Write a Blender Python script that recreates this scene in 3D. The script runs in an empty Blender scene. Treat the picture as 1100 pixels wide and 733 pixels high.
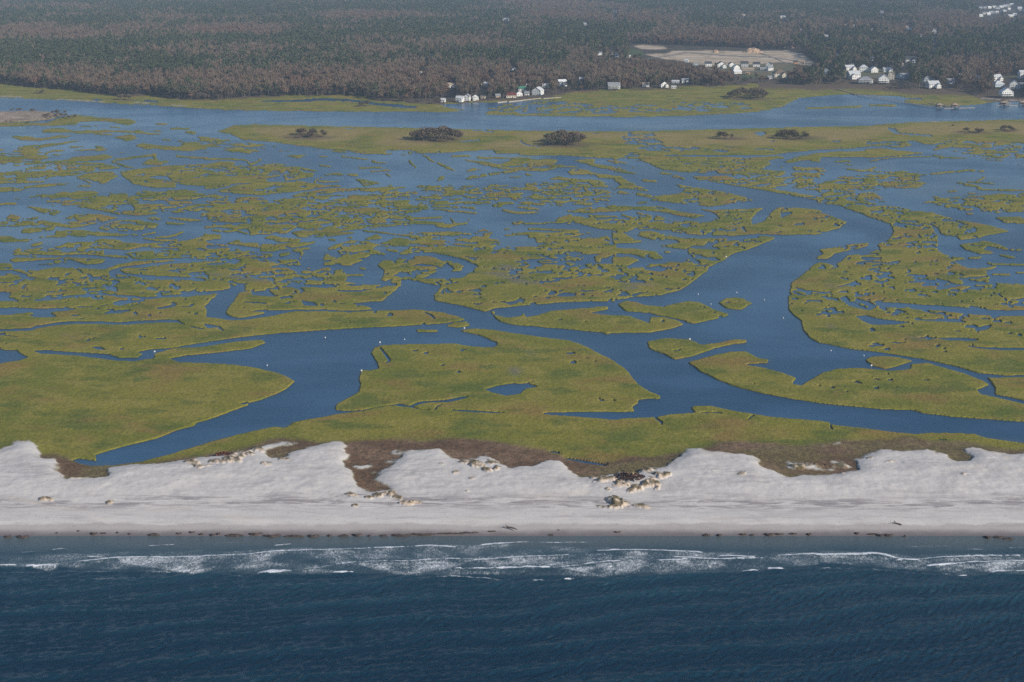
import bpy, bmesh, math, random
import numpy as np
# ------------------------------------------------------------------ camera geometry
H = 200.0                                   # height of the aircraft, metres
FPX = 550.0 / math.tan(math.radians(19.8))  # focal length in pixels of the 1100-wide frame
PITCH = math.radians(15.7)

def ground(u, v, z=0.0):
    """point of the level plane at height z seen at pixel (u, v)"""
    u = np.asarray(u, dtype=np.float64); v = np.asarray(v, dtype=np.float64)
    x = (u - 550.0) / FPX; y = (366.5 - v) / FPX
    fwd = math.cos(PITCH) + y * math.sin(PITCH)
    up = -math.sin(PITCH) + y * math.cos(PITCH)
    t = (z - H) / up
    return x * t, fwd * t
SKY_STRENGTH = .10
SUN_STRENGTH = 4.8
EXPOSURE = 0.10
DENOISE = False
HAZE = 6.8e-5
HAZE_COL = (.54, .74, 1.0, 1)
SEA_DEEP, SEA_MID, SEA_SHALLOW = (.003, .021, .043), (.016, .052, .078), (.088, .110, .118)
LAG_A, LAG_B = (.008, .046, .106), (.024, .082, .168)
# ------------------------------------------------------------------ marsh map
# The tidal marsh is mapped from the air: outlines are given in the survey picture's
# pixels (1100 x 733) and carried to the ground plane through at()/ground().
DU, DV = 0.8, 0.55
U0, U1, VT, VB = -160.0, 1260.0, 84.0, 590.0
gu = np.arange(U0, U1 + .01, DU)
gv = np.arange(VT, VB + .01, DV)
NU, NV = len(gu), len(gv)
ROW = {'0': 120, '1': 220, '2': 310, '3': 400, '5': 550}

def pts(tile, s):
    out = []
    for t in s.split():
        q = [float(a) for a in t.split(',')]
        if tile == 'p':
            u, v = q[0], q[1]
            w = q[2] if len(q) > 2 else None
        else:
            r, c = tile[0], int(tile[1])
            x, y = q[0], q[1]
            if c == 0 and x <= 0: x = -800
            if c == 4 and x >= 1100: x = 1900
            u, v = 220 * c + x / 5.0, ROW[r] + y / 5.0
            w = q[2] / 5.0 if len(q) > 2 else None
        out.append((u, v, w))
    return out

def fill(mask, poly, val, g0=None, g1=None):
    gU = gu if g0 is None else g0
    gV = gv if g1 is None else g1
    P = np.array([(a, b) for a, b, _ in poly])
    x0, y0 = P[:, 0], P[:, 1]
    x1, y1 = np.roll(x0, -1), np.roll(y0, -1)
    du, dv = gU[1] - gU[0], gV[1] - gV[0]
    r0 = max(0, int(math.floor((y0.min() - gV[0]) / dv)))
    r1 = min(len(gV) - 1, int(math.ceil((y0.max() - gV[0]) / dv)))
    for r in range(r0, r1 + 1):
        y = gV[r] + 1e-4
        c = (y0 <= y) != (y1 <= y)
        if not c.any(): continue
        xs = np.sort(x0[c] + (y - y0[c]) * (x1[c] - x0[c]) / (y1[c] - y0[c]))
        for k in range(0, len(xs) - 1, 2):
            a = max(0, int(math.ceil((xs[k] - gU[0]) / du)))
            b = min(len(gU), int(math.floor((xs[k + 1] - gU[0]) / du)) + 1)
            if b > a: mask[r, a:b] = val

def stroke(mask, path, val, width=None, g0=None, g1=None):
    gU = gu if g0 is None else g0
    gV = gv if g1 is None else g1
    du, dv = gU[1] - gU[0], gV[1] - gV[0]
    P = [(a, b, (w if w is not None else width)) for a, b, w in path]
    # Catmull-Rom through the points
    n = len(P); S = []
    for i in range(n - 1):
        p0, p1, p2, p3 = P[max(i - 1, 0)], P[i], P[i + 1], P[min(i + 2, n - 1)]
        L = math.hypot(p2[0] - p1[0], p2[1] - p1[1]); m = max(2, int(L / .5))
        for j in range(m + 1):
            t = j / m
            q = []
            for k in range(3):
                a, b, c, d = p0[k], p1[k], p2[k], p3[k]
                q.append(.5 * (2 * b + (c - a) * t + (2 * a - 5 * b + 4 * c - d) * t * t + (3 * b - a - 3 * c + d) * t ** 3))
            S.append(q)
    for u, v, w in S:
        rv = max(.26, w * .5); ru = max(.36, w * .62)
        a = max(0, int((u - ru - gU[0]) / du)); b = min(len(gU), int((u + ru - gU[0]) / du) + 2)
        c = max(0, int((v - rv - gV[0]) / dv)); d = min(len(gV), int((v + rv - gV[0]) / dv) + 2)
        if b <= a or d <= c: continue
        m = ((gU[a:b] - u)[None, :] / ru) ** 2 + ((gV[c:d] - v)[:, None] / rv) ** 2 <= 1
        sub = mask[c:d, a:b]; sub[m] = val

# value-noise in the ground plane -------------------------------------------------
def _hash(ix, iy, seed):
    h = (ix.astype(np.int64) * 374761393 + iy.astype(np.int64) * 668265263 + seed * 982451653) & 0xffffffff
    h = ((h ^ (h >> 13)) * 1274126177) & 0xffffffff
    h = ((h ^ (h >> 16)) * 2246822519) & 0xffffffff
    return ((h ^ (h >> 15)) & 0xffffff).astype(np.float32) / float(0xffffff)

def vnoise(x, y, seed=0):
    ix = np.floor(x); iy = np.floor(y)
    fx = (x - ix).astype(np.float32); fy = (y - iy).astype(np.float32)
    fx = fx * fx * (3 - 2 * fx); fy = fy * fy * (3 - 2 * fy)
    a = _hash(ix, iy, seed); b = _hash(ix + 1, iy, seed)
    c = _hash(ix, iy + 1, seed); d = _hash(ix + 1, iy + 1, seed)
    return a + (b - a) * fx + (c - a) * fy + (a - b - c + d) * fx * fy

def fbm(x, y, octs=4, seed=0, gain=.5):
    s = 0; a = 1.0; t = 0
    for o in range(octs):
        c, n = math.cos(.6 * o + .3), math.sin(.6 * o + .3)
        s = s + a * vnoise((c * x - n * y) * 2 ** o + 17.3 * o, (n * x + c * y) * 2 ** o - 9.1 * o, seed + o)
        t += a; a *= gain
    return s / t

def blur(a, sr, sc):
    def k1(arr, s, ax):
        if s <= 0: return arr
        n = int(3 * s + .5); w = np.exp(-.5 * (np.arange(-n, n + 1) / s) ** 2); w /= w.sum()
        pad = [(0, 0)] * arr.ndim; pad[ax] = (n, n)
        p = np.pad(arr, pad, mode='edge'); out = np.zeros_like(arr)
        for i, q in enumerate(w):
            sl = [slice(None)] * arr.ndim; sl[ax] = slice(i, i + arr.shape[ax])
            out += p[tuple(sl)] * np.float32(q)
        return out
    return k1(k1(a.astype(np.float32), sr, 0), sc, 1)

def sample(a, r, c):
    r = np.clip(r, 0, a.shape[0] - 1.001); c = np.clip(c, 0, a.shape[1] - 1.001)
    i = r.astype(np.int32); j = c.astype(np.int32)
    f = (r - i).astype(np.float32); g = (c - j).astype(np.float32)
    return (a[i, j] * (1 - f) * (1 - g) + a[i + 1, j] * f * (1 - g) + a[i, j + 1] * (1 - f) * g + a[i + 1, j + 1] * f * g)

# broken-up zones: (tile, share of grass, outline)
ZONES = '''
01 .60 0,440 330,465 1100,440 1100,520 0,520
00 .62 160,450 420,420 560,440 760,430 1110,425 1110,520 330,500
01 .66 0,135 60,140 130,165 230,172 340,185 300,212 230,222 150,218 100,195 0,190
00 .72 0,225 70,215 110,185 200,185 230,235 320,238 260,255 110,282 0,300
00 .60 940,150 1010,165 1110,130 1110,220 1010,215
01 .62 480,175 740,212 960,215 1100,215 1100,228 740,225
02 .50 300,250 560,245 800,258 760,285 560,262 400,262
02 .45 620,380 1100,400 1100,500 620,500
02 .30 0,400 600,400 600,500 0,500
03 .55 640,330 920,310 920,360 860,410 700,400
03 .62 170,130 420,180 620,200 600,222 400,215 260,215 200,190
03 .45 960,290 1100,300 1100,420 960,420
04 .45 620,180 760,150 1100,160 1100,260 900,255 760,230
04 .70 80,370 130,340 260,345 470,320 560,330 540,370 570,395 400,415 280,430 360,480 200,510 0,510 0,390
04 .62 570,500 620,462 740,480 770,510
04 .60 780,455 900,440 1100,440 1100,510 780,505
10 .55 0,0 1100,0 1100,40 700,45 400,5 160,5
11 .66 0,0 640,30 1100,0 1100,62 500,95 480,130 230,130 0,100
11 .72 0,250 230,245 330,270 360,290 490,300 520,325 420,320 300,340 500,340 480,360 700,350 740,400 720,425 440,425 260,400 0,360
12 .66 0,0 90,0 90,45 0,45
12 .66 630,170 900,165 1100,165 1100,235 760,240 720,225
12 .62 780,75 900,60 1100,60 1100,130 1010,125 900,100
14 .66 640,10 700,0 1100,0 1100,40 960,40 880,30 760,25
14 .60 920,430 1100,430 1100,490 960,470
14 .55 760,355 900,360 915,410 840,440 700,400
p .62 560,112 700,110 760,108 800,112 790,118 700,122 560,121
p .60 625,166 668,164 700,158 712,166 690,172
p .55 532,113 600,110 640,116 600,122 530,121
p .62 940,135 960,138 1000,150 960,152 940,150
'''
OPS = '''
m p -160,60 1260,60 1260,108 1100,109.5 1073,109.5 1045,113 1016,114.5 990,112.5 972,111 972,104 950,103 929,102 898,102 858,105.5 841,114.5 814,120.5 770,123 730,124.6 673,126 600,125 562,124.5 530,123.4 520,122.5 524,120 540,117 556,114.5 566,112.2 580,109.2 600,107.2 560,108.6 540,109.8 515,110 490,111.5 472,112 478,115 500,118.4 481,120.7 440,120 370,120 300,119.5 235,118 202,116 160,113 114,111 67,107.7 0,105 -160,100
Z p 532,112.6 600,109 640,113 700,112 726,112.5 720,120 640,122.5 560,122 534,120.6
Z p 722,109 800,111 812,116 760,120 722,119
Wl p 280,109,1.2 320,108.6,2.2 350,107,2.4 385,109,2 400,111.5,2.6 430,114.5,3.4 445,115.5,3
w p 151,108.6 160,107.5 171,109 168,110.5
w p 96,107 104,106.5 112,108 104,109
ml p 866,116.4,1.8 900,115.6,2.2 925,114.4,1.8
ml p 934,113.2,1.6 962,113.6,2
wl p 966,107.5,2 980,106,2 990,107,1.5
m p 232,141.5 240,139 252,135 270,133.6 340,135.4 440,137.6 560,140.6 660,141.6 740,140 800,138.4 880,136.4 936,135.4 940,134 1000,131 1100,128.4 1260,126 1260,152 1100,153 1060,153 1020,150 1004,155 992,155 984,151.8 972,151 980,156 968,159 936,157 908,160 880,161 844,164.4 830,167 780,166.6 710,167 676,163.6 668,170 660,170.6 612,167.6 560,167 556,165 532,165 530,161 512,161.6 480,164 456,165 440,167 412,166 368,162.4 320,156.4 290,152.4 260,150.4 250,145
Z p 668,146 700,143 716,158 790,158 780,164 720,163 690,162 668,154
Z p 330,158 368,162.4 440,161 480,163 440,167.5 400,166.5 360,163
Z p 930,152 972,152 975,160 930,160
w p 808,142 820,141.6 823,144 818,147 812,145
w p 822,152 833,151 830,153
w p 808,160 832,160 830,161.6 810,161.4
w p 888,151.6 904,151.2 900,153
w p 672,142 680,144 676,146
w p 953,137 962,138.6 963,142 957,142
wl p 957,140,1.5 962,143,1.5 985,145,1.4 1000,146.5,1.6
w p 366,137.4 385,138 372,138.8
w p 504,139.5 530,141 530,142.6 510,141
wl p 560,152,1.6 564,155.5,1.2 580,158,1
wl p 492,153,1 515,150.5,1.4
w p 632,143 645,143.6 640,144.4
m 00 -10,85 -10,70 250,60 300,40 400,15 460,25 560,35 700,42 735,55 690,75 640,65 560,52 430,55 400,75 200,78
ml 00 430,80,5 520,78,5
ml 00 590,85,4 640,85,4
m 00 220,98 280,92 340,92 400,105 560,100 720,104 745,95 770,112 890,122 800,124 740,118 640,110 460,118 360,112 230,112
m 00 610,140 700,120 740,145 680,160 650,150
ml 00 505,120,7 600,127,6
m 00 50,135 140,130 200,145 320,130 410,130 330,140 210,158 120,158
m 00 200,180 330,165 450,153 330,178 210,195
ml 00 380,192,8 450,190,6
m 00 390,206 520,203 510,185 560,183 550,195 580,207 540,212 400,213
ml 00 250,222,8 290,212,8 350,210,5
m 00 110,282 240,268 360,262 390,245 480,240 570,230 610,245 540,262 330,272 160,284
m 00 0,350 60,325 200,290 300,275 450,272 560,278 650,302 520,315 400,342 270,350 230,380 130,385 0,400
w 00 20,345 80,338 90,352 30,358
w 00 130,365 240,350 250,372 150,376
m 00 0,425 100,405 300,385 385,385 330,398 140,412 110,430 0,450
m 00 400,350 500,325 600,320 640,345 560,388 480,365
ml 00 410,350,7 485,385,7
ml 00 840,230,9 700,250,11 610,265,9 640,285,9 720,305,8
m 00 760,285 800,255 830,260 850,280 900,268 860,290 810,285
ml 00 820,230,10 850,270,12 900,268,9
m 00 640,322 700,315 860,295 1000,285 1110,285 1110,400 950,390 940,410 840,410 720,390 660,350
w 00 780,350 900,345 925,370 840,362
ml 00 425,402,9 480,400,9
ml 00 55,472,7 105,470,7
ml 00 0,490,12 80,495,10
m 00 730,185 760,168 830,180 960,190 1010,172 1110,178 1110,200 1010,213 880,205 830,196 790,205
ml 00 945,237,8 1010,247,10 1110,250,9
ml 00 840,68,9 895,68,8
ml 00 830,105,7 870,104,7
ml 00 920,92,7 1015,92,6
ml 00 870,150,8 910,153,8
ml 00 1000,110,14 1045,115,14
ml 00 640,220,5 680,222,5
m 01 415,237 465,235 550,232 500,253 470,243
ml 01 620,242,7 655,242,7
ml 01 365,188,6 382,188,6
ml 01 400,212,6 450,214,5
ml 01 620,288,10 670,297,8
ml 01 740,240,13 755,245,7 880,258,6
ml 01 900,262,11 925,275,8 970,275,6
ml 01 830,305,8 950,300,8
ml 01 890,320,7 995,318,8
ml 01 645,340,10 700,336,12 820,342,10
m 01 800,362 860,365 945,385 860,402 840,385
ml 01 975,335,7 1000,355,9
ml 01 0,255,8 200,258,8 245,285,9 300,258,10
m 01 0,290 80,268 160,272 150,290 240,295 380,278 490,290 400,297 500,297 600,315 580,350 500,362 430,372 420,335 380,330 410,345 330,360 340,385 230,385 170,385 70,415 0,415
w 01 110,340 170,338 175,347 110,347
w 01 500,312 560,318 590,330 540,330
m 01 70,430 170,395 340,380 480,380 500,372 560,385 640,395 820,400 640,406 560,420 440,435 300,450 160,440
w 01 310,415 370,403 430,392 380,418 340,424
ml 01 590,390,8 600,365,9 635,355,8
ml 01 610,378,6 720,375,6
m 01 440,460 540,432 640,415 800,410 980,408 1000,390 1020,420 1080,455 1030,458 960,435 800,424 700,435 600,445 560,470 450,465
ml 01 980,395,10 1010,425,11 1080,455,8
ml 01 1010,415,8 1075,405,7
ml 02 230,240,8 320,238,8
m 02 285,258 400,266 480,285 560,255 680,255 800,258 760,280 840,290 940,295 820,302 700,322 560,315 450,302 360,277
ml 02 365,248,8 560,250,6
m 02 300,320 340,305 390,312 330,322
m 02 290,360 340,343 440,328 540,315 600,320 480,337 360,357 300,367
m 02 140,375 160,350 190,346 180,365
ml 02 155,280,14 200,300,13 235,316,9
ml 02 75,235,8 130,270,9
ml 02 515,352,6 595,350,6
ml 02 620,335,7 680,347,7
m 02 745,362 800,346 850,358 950,366 1010,368 1055,385 1030,398 980,396 950,380 870,382 850,372
m 02 845,325 870,308 940,310 1000,333 1110,346 1110,364 1000,352 930,337 870,342
m 02 880,262 990,253 990,280 1110,298 1110,317 1000,297 930,277
ml 02 1065,265,10 1110,277,9
m 02 900,225 930,220 1110,232 1110,248 960,243
ml 02 630,385,11 640,405,12 710,395,9
ml 02 670,425,9 740,438,12 810,445,9
ml 02 760,440,11 775,422,9
ml 02 290,442,9 370,415,11 430,425,9
ml 02 120,455,7 210,447,7
ml 02 180,415,8 220,435,8
ml 02 480,440,8 540,445,9 600,440,9
ml 02 550,470,9 600,462,8
m 02 645,455 680,438 700,456 815,454 760,470 700,472 660,472
ml 02 350,460,6 460,455,7
ml 02 820,485,9 860,490,11 878,472,9 860,462,7
ml 02 900,410,8 880,435,8 920,438,7
ml 02 940,410,10 980,440,14 1060,430,10
ml 02 1000,420,9 1000,450,12
ml 02 25,470,8 90,477,8
ml 02 110,480,9 210,487,9
ml 02 270,490,10 430,488,11
ml 02 1000,480,9 1060,472,9
ml 02 550,410,7 580,412,7
ml 02 20,395,5 30,395,5
ml 02 0,265,12 30,300,9
m 03 125,255 140,235 250,240 560,242 700,250 880,240 915,248 830,262 840,285 800,300 780,330 700,332 560,332 540,318 480,318 440,330 380,325 330,320 260,312 200,285
w 03 415,325 480,318 540,320 560,335 500,345 420,338
ml 03 450,325,8 490,325,8
ml 03 255,330,12 320,345,15 370,362,10
m 03 410,348 480,350 600,345 660,365 680,390 800,405 900,425 1110,460 1110,482 980,457 860,432 700,407 560,382 440,367
ml 03 700,370,9 810,352,9
ml 03 720,385,8 850,380,9
ml 03 820,315,12 850,338,12 910,328,10
ml 03 850,400,8 920,395,9
ml 03 970,400,10 1030,390,12
m 03 905,270 1000,240 1110,220 1110,257 1000,265 940,277
ml 03 970,295,8 1000,310,9 1045,315,8
ml 03 985,345,9 1080,340,10
ml 03 1060,265,8 1100,265,8
ml 03 885,300,8 900,300,8
m 03 0,300 60,298 90,310 100,293 150,330 100,337 0,322
ml 03 0,266,9 60,280,9
ml 03 150,370,9 225,375,10
m 03 0,345 30,346 70,375 150,405 195,430 150,427 60,412 0,418 40,395 0,370
ml 03 20,435,10 100,440,14 190,455,14 250,462,12
m 03 325,393 400,402 600,435 750,475 640,494 520,510 180,475 240,455 360,440 360,415
w 03 370,470 450,468 450,478 370,478
ml 03 130,490,10 170,490,10
m 04 0,225 100,215 240,215 250,203 330,198 480,215 580,222 480,232 300,247 160,245 0,245
ml 04 270,268,6 440,243,6 600,245,5
ml 04 605,235,7 660,245,8 650,256,7
ml 04 660,248,6 790,250,6
ml 04 620,205,9 720,185,10 860,185,9
ml 04 145,308,8 240,318,10 300,300,8
ml 04 240,318,7 420,330,8
ml 04 600,335,8 720,322,9
ml 04 735,325,8 800,315,10 885,325,8
ml 04 845,375,8 890,350,8
ml 04 745,378,14 765,382,12
ml 04 780,390,12 860,405,10 960,422,8 1100,424,7
ml 04 800,378,6 940,388,6
ml 04 700,430,8 730,428,8
ml 04 690,465,7 760,463,7
ml 04 90,268,7 165,268,7
ml 04 145,282,7 180,290,8
ml 04 0,320,8 30,318,8
ml 04 0,335,7 25,337,7
m 04 1050,285 1100,255 1100,300
m 10 130,5 330,35 290,60 200,35
m 10 30,72 60,52 130,75 230,63 140,95 40,90
m 10 0,100 240,88 340,103 380,124 240,110 100,115 0,128
m 10 340,75 400,53 540,53 645,73 560,90 460,114 380,126 340,102 430,85 400,78
m 10 430,15 540,18 620,42 700,48 870,45 760,57 640,54 540,32
m 10 880,65 1000,72 1110,88 1000,90
m 10 785,72 830,65 875,80 820,86
m 10 525,125 600,95 660,83 740,83 860,105 840,125 760,135 640,142 600,125 570,140
w 10 610,115 640,130 625,138
w 10 680,105 800,108 760,115
m 10 105,152 130,130 300,118 290,135 200,147 150,157
m 10 180,176 290,165 300,140 450,138 600,155 720,158 760,166 640,167 480,170 300,174
ml 10 760,165,7 830,148,9
ml 10 900,100,10 1000,105,7
ml 10 770,180,9 860,192,11 950,190,9
ml 10 840,175,9 920,170,10 980,148,10
m 10 0,175 40,166 100,185 220,187 100,200 0,206
m 10 150,220 240,198 220,215 190,224
m 10 65,250 100,235 125,235 100,250 190,235 330,225 350,205 480,200 540,185 640,190 660,205 770,210 880,205 1000,195 1110,165 1110,290 980,287 780,292 640,287 500,270 420,267 300,274 200,267 110,270 75,272
w 10 550,235 690,243 760,225 940,235 900,245 760,252 640,262 560,262
m 10 50,298 80,283 230,286 330,283 400,286 470,290 570,293 540,317 470,322 380,297 260,294 160,302 80,310
ml 10 145,275,6 200,277,6
m 10 280,298 350,293 360,312 290,317
ml 10 205,320,6 280,318,7
m 10 0,318 60,316 70,345 200,355 320,335 460,345 560,350 620,325 750,303 900,298 950,303 760,320 640,337 585,362 700,385 820,400 930,403 1110,413 1110,520 -10,520 60,490 130,440 140,420 0,432 0,390 140,378 0,360
w 10 0,345 60,352 140,372 150,390 60,372 0,368
w 10 0,440 110,437 120,465 30,472 0,462
ml 10 0,420,9 100,425,14
ml 10 10,450,8 90,455,14
w 10 130,437 200,452 340,445 440,437 400,456 250,460 150,457
w 10 620,447 740,448 740,466 600,467
w 10 840,430 895,432 870,448
w 10 470,385 550,392 540,402 480,397
w 10 480,398 500,430 510,410
m 10 640,352 680,340 760,340 900,320 960,315 1110,310 1110,397 960,387 800,380 680,372
wl 10 590,362,12 640,372,9 800,387,10 1100,407,12
wl 10 600,358,14 640,347,10
m 11 500,95 640,90 860,70 1110,60 1110,107 940,122 760,140 640,152 560,135 500,120
m 11 230,130 400,118 500,118 440,157 300,157 240,167
w 11 400,130 480,125 430,142
m 11 465,150 540,138 620,150 830,150 760,162 620,174 500,174
ml 11 0,122,9 100,118,9 165,135,10 120,147,9 40,140,8
ml 11 170,140,9 225,157,9
m 11 310,178 360,166 420,180 530,185 500,205 400,200 350,187
m 11 0,158 80,163 92,185 0,192
m 11 110,208 180,188 200,207 290,208 300,232 180,217
ml 11 0,210,9 120,222,8
m 11 290,252 310,213 400,212 480,208 560,203 620,191 560,217 440,240 360,252
ml 11 480,245,12 522,255,13 525,280,13 500,302,14
ml 11 490,240,9 560,232,10
m 11 400,262 460,256 460,270 400,277
m 11 0,238 150,233 220,262 120,262 0,267
m 11 420,300 500,295 520,325 430,322
w 11 500,345 520,322 512,300 540,250 640,195 700,200 655,245 625,310 700,330 640,345 560,350
ml 11 545,345,6 570,343,6
m 11 652,242 700,215 780,190 850,190 930,215 900,240 945,255 860,287 800,290 850,300 780,327 640,324 628,300 650,262 690,285 740,280 705,240
ml 11 850,140,7 930,150,9 1100,167,8
m 11 845,187 900,168 925,160 960,182 880,190
m 11 920,217 1030,178 1110,185 1110,217 960,227
ml 11 980,245,10 1030,252,9
ml 11 930,265,9 975,268,8
m 11 1030,265 1110,233 1110,270
ml 11 670,190,8 700,190,9
m 11 755,178 805,173 790,187
m 11 590,355 660,336 680,350 640,364
m 11 640,380 700,350 745,350 765,400 740,425 690,395
ml 11 755,345,9 860,345,10
ml 11 760,380,9 850,378,10
m 11 380,520 400,480 530,440 700,430 640,420 720,410 860,433 960,433 1040,428 970,410 930,410 962,385 955,350 930,325 960,298 1040,283 1110,276 1110,372 1040,365 1020,380 1110,392 1052,415 1052,442 1000,520
w 11 1020,355 1080,370 1110,378 1110,368 1060,362
w 11 430,432 560,428 700,434 705,456 560,457 500,440
w 11 640,465 800,462 830,472 760,476 
wl 11 840,466,8 960,440,9 1025,434,7
w 11 762,400 760,392 850,388 925,412 965,414 960,424 860,432 780,415
m 11 -10,440 0,405 100,412 180,425 215,440 160,465 80,490 0,520
w 11 0,462 100,460 150,440 150,470 80,480 0,475
m 11 -10,420 60,415 145,435 130,455 60,462 -10,470
m 11 220,440 340,430 440,460 380,510 300,520 130,520 150,490 210,455
w 11 250,470 330,468 390,490 300,492 255,486
ml 11 0,395,16 150,410,12 280,430,14 400,440,14
m 11 -10,300 60,330 260,400 440,425 440,440 215,442 180,425 100,410 0,402 -10,400
m 12 0,145 80,150 200,145 330,150 400,130 450,145 420,180 500,190 530,195 440,240 500,250 620,240 740,245 900,235 1040,225 1110,215 1110,520 130,520 150,470 190,480 180,440 250,410 300,380 350,350 360,325 300,298 200,270 120,256 0,263
w 12 330,152 400,138 445,148 400,155
W 12 0,268 120,264 200,275 300,305 358,325 350,352 300,382 235,412 182,442 190,482 152,476 130,520 -10,520 -10,405 30,410 90,390 160,350 200,320 230,360 290,350 290,330 240,310 160,285 100,278 0,277
m 12 0,277 120,280 200,308 170,347 80,392 20,412 -10,404
w 12 -10,374 50,374 20,387 -10,390
w 12 45,355 95,352 90,361 50,362
m 12 190,297 240,310 292,330 280,355 225,362 245,345 215,325
w 12 440,237 500,205 530,197 520,215 480,245 450,247
w 12 610,300 640,292 760,290 860,285 940,270 1000,285 1000,300 1100,270 1110,320 960,318 860,342 820,325 700,320 640,318
m 12 670,303 800,298 900,283 940,285 900,310 870,332 820,312 700,315
m 12 990,280 1030,280 1022,310 1000,305
w 12 800,495 840,470 890,468 890,490 830,500
wl 12 320,440,6 400,460,8 430,465,5
wl 12 470,475,8 540,490,10
wl 12 0,215,9 100,222,9
wl 12 200,215,10 330,230,8
m 12 545,97 600,88 615,95 590,107 560,107
ml 12 615,103,8 780,98,9
m 12 780,100 800,70 860,53 880,75 860,105
ml 12 880,70,14 960,85,15 1100,95,18
ml 12 920,92,10 1000,118,14 1080,128,16
m 12 835,35 1000,8 1110,3 1110,37 980,47 860,40
ml 12 120,10,9 260,15,10
ml 12 135,25,8 360,45,9
ml 12 275,12,8 350,20,12
ml 12 450,5,14 490,8,12
ml 12 500,30,9 600,45,12 690,38,9
ml 12 560,10,10 690,25,11
ml 12 0,75,8 170,70,9
m 12 0,80 80,88 170,98 330,100 240,117 210,127 130,118 160,107 50,107 0,100
ml 12 220,75,9 240,100,9
ml 12 320,80,8 300,98,9
ml 12 510,132,6 535,130,7
m 12 500,160 640,148 760,153 860,140 980,150 920,162 760,164 640,162 520,170
ml 12 635,130,8 760,135,9 900,140,8
w 12 420,182 500,172 620,172 620,220 560,232 500,247 440,240 530,195
w 12 940,115 1000,130 1060,145 1070,157 1000,175 920,180 860,178 980,150
w 12 730,240 760,235 750,250
m 12 480,245 500,228 640,225 740,235 720,255 560,258
m 13 430,22 520,30 700,25 795,20 760,50 735,80 740,105 700,135 650,150 850,150 1000,155 1000,165 760,158 640,168 500,167 400,157 200,130 120,132 50,155 110,190 160,198 100,207 -10,212 -10,70 60,92 100,68 180,53 230,58 300,85 370,85 460,97 520,98 555,65 530,42
m 13 -10,8 100,8 160,12 240,10 330,35 495,60 430,74 330,57 240,37 100,27 -10,37
ml 13 120,45,12 200,62,12
ml 13 40,55,9 100,72,9
ml 13 0,85,12 60,85,10
m 13 650,150 740,105 800,95 830,50 880,18 1000,16 1110,30 1110,157 1000,163 900,160 760,154 650,162
m 14 -10,37 60,60 145,95 100,132 0,159 -10,160
w 13 735,107 745,70 790,33 842,40 818,70 802,95 750,107
w 13 885,40 940,38 960,45 900,72
w 13 858,110 890,112 940,130 900,120
w 13 955,107 1010,97 1022,105 970,113
wl 13 690,125,12 705,145,10
w 13 1050,65 1095,75 1080,82
m 13 120,165 140,146 200,143 260,160 370,180 500,183 605,183 605,195 500,202 480,224 420,217 380,242 320,232 230,222 350,207 330,190 270,180 270,190 200,187
m 13 520,225 560,203 700,188 780,180 770,172 850,173 858,186 760,227 640,262 600,292 540,327 470,377 440,402 360,457 250,487 100,497 -10,520 -10,400 80,380 -10,372 -10,330 120,342 180,330 300,310 410,288 440,305 390,250 400,233 480,240 570,245 560,235
w 13 390,280 440,300 462,315 430,318 410,300
w 13 160,340 240,330 290,348 240,362 165,352
w 13 45,372 75,378 60,392
m 13 -10,285 100,280 130,300 60,332 -10,322
m 13 -10,238 120,238 220,253 270,290 200,294 100,267 -10,260
ml 13 270,255,9 295,255,9
ml 13 190,325,8 280,320,9
m p 896,219 928,231 956,241.6 960,249 956.5,256 942,263 944,268 930,273 910,275 899,284 902,289 892,284 880,282 872,286 862,296 850,304 846,320 848,334 860,346 862,354 870,364 880,368.4 912,375 948,379 984,385 1020,392 1052,401 1082,404 1260,403 1260,300 1100,308 1068,306 1048,306 1063,301.6 1044,300 1062,298 1056,295 1032,292 1034,290 1054,291 1070,287 1050,289 1033,286 1024,280 1054,277.4 1024,276 1016,274 1008,270 1008,252 1032,258 1050,256 1060,253 1085,249 1060,242 1024,236 1000,228 956,222 930,218 900,214
m 14 -10,240 100,213 262,203 262,222 200,237 100,257 40,292 -10,292 -10,278 20,263
wl 14 0,299,8 60,300,9 95,330,8 80,305,8 150,262,9 210,240,8 250,235,5
w 14 265,38 340,28 345,42 280,47
w 14 350,10 375,15 360,24
w 14 540,100 600,105 645,130 650,162 620,152 610,115
w 14 425,163 500,168 480,177
w 14 650,165 740,172 762,200 752,235 785,280 660,262 635,240 650,200
w 14 545,220 610,215 645,232 580,232
w 14 800,130 850,140 840,152
w 14 465,102 500,105 480,112
w 14 215,290 235,280 335,285 310,298 240,298
wl 14 200,318,8 260,307,9 390,322,8
wl 14 220,275,6 290,263,7 320,275,6
w 14 760,305 880,290 960,305 880,342 790,340
ml 14 700,292,10 870,285,11
ml 14 760,345,10 860,350,14 950,335,10
m 14 940,68 1100,68 1100,122 1000,100
ml 14 790,50,9 820,52,9
m 14 750,215 880,196 960,213 1020,240 1110,228 1110,238 1030,250 900,222 880,240 945,262 860,267 780,240
ml 14 970,270,9 1050,287,11
ml 14 900,313,8 1020,322,9 1100,322,9
ml 14 930,375,9 1020,378,12
ml 14 1055,365,8 1100,365,9
ml 14 950,425,11 1090,440,12
w 24 110,50 150,43 165,77 200,55 250,70 300,90 350,75 430,80 540,85 760,100 920,115 1100,125 1100,152 960,150 985,187 920,182 940,165 860,145 700,130 640,120 500,115 400,105 270,122 220,112 180,100 120,65
m 24 270,122 310,93 400,103 440,108 480,100 500,115 640,123 760,138 920,148 930,180 780,182 720,167 560,147 400,142 290,132
ml 24 165,58,10 220,85,12 260,100,10
ml 24 950,165,16 1100,173,20
w 24 190,148 250,146 300,160 400,172 500,185 400,197 280,197 240,180
w 24 500,158 640,162 740,165 800,187 640,180 520,174
m 24 500,150 620,152 630,166 560,168
w 24 350,286 480,292 420,299
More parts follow.
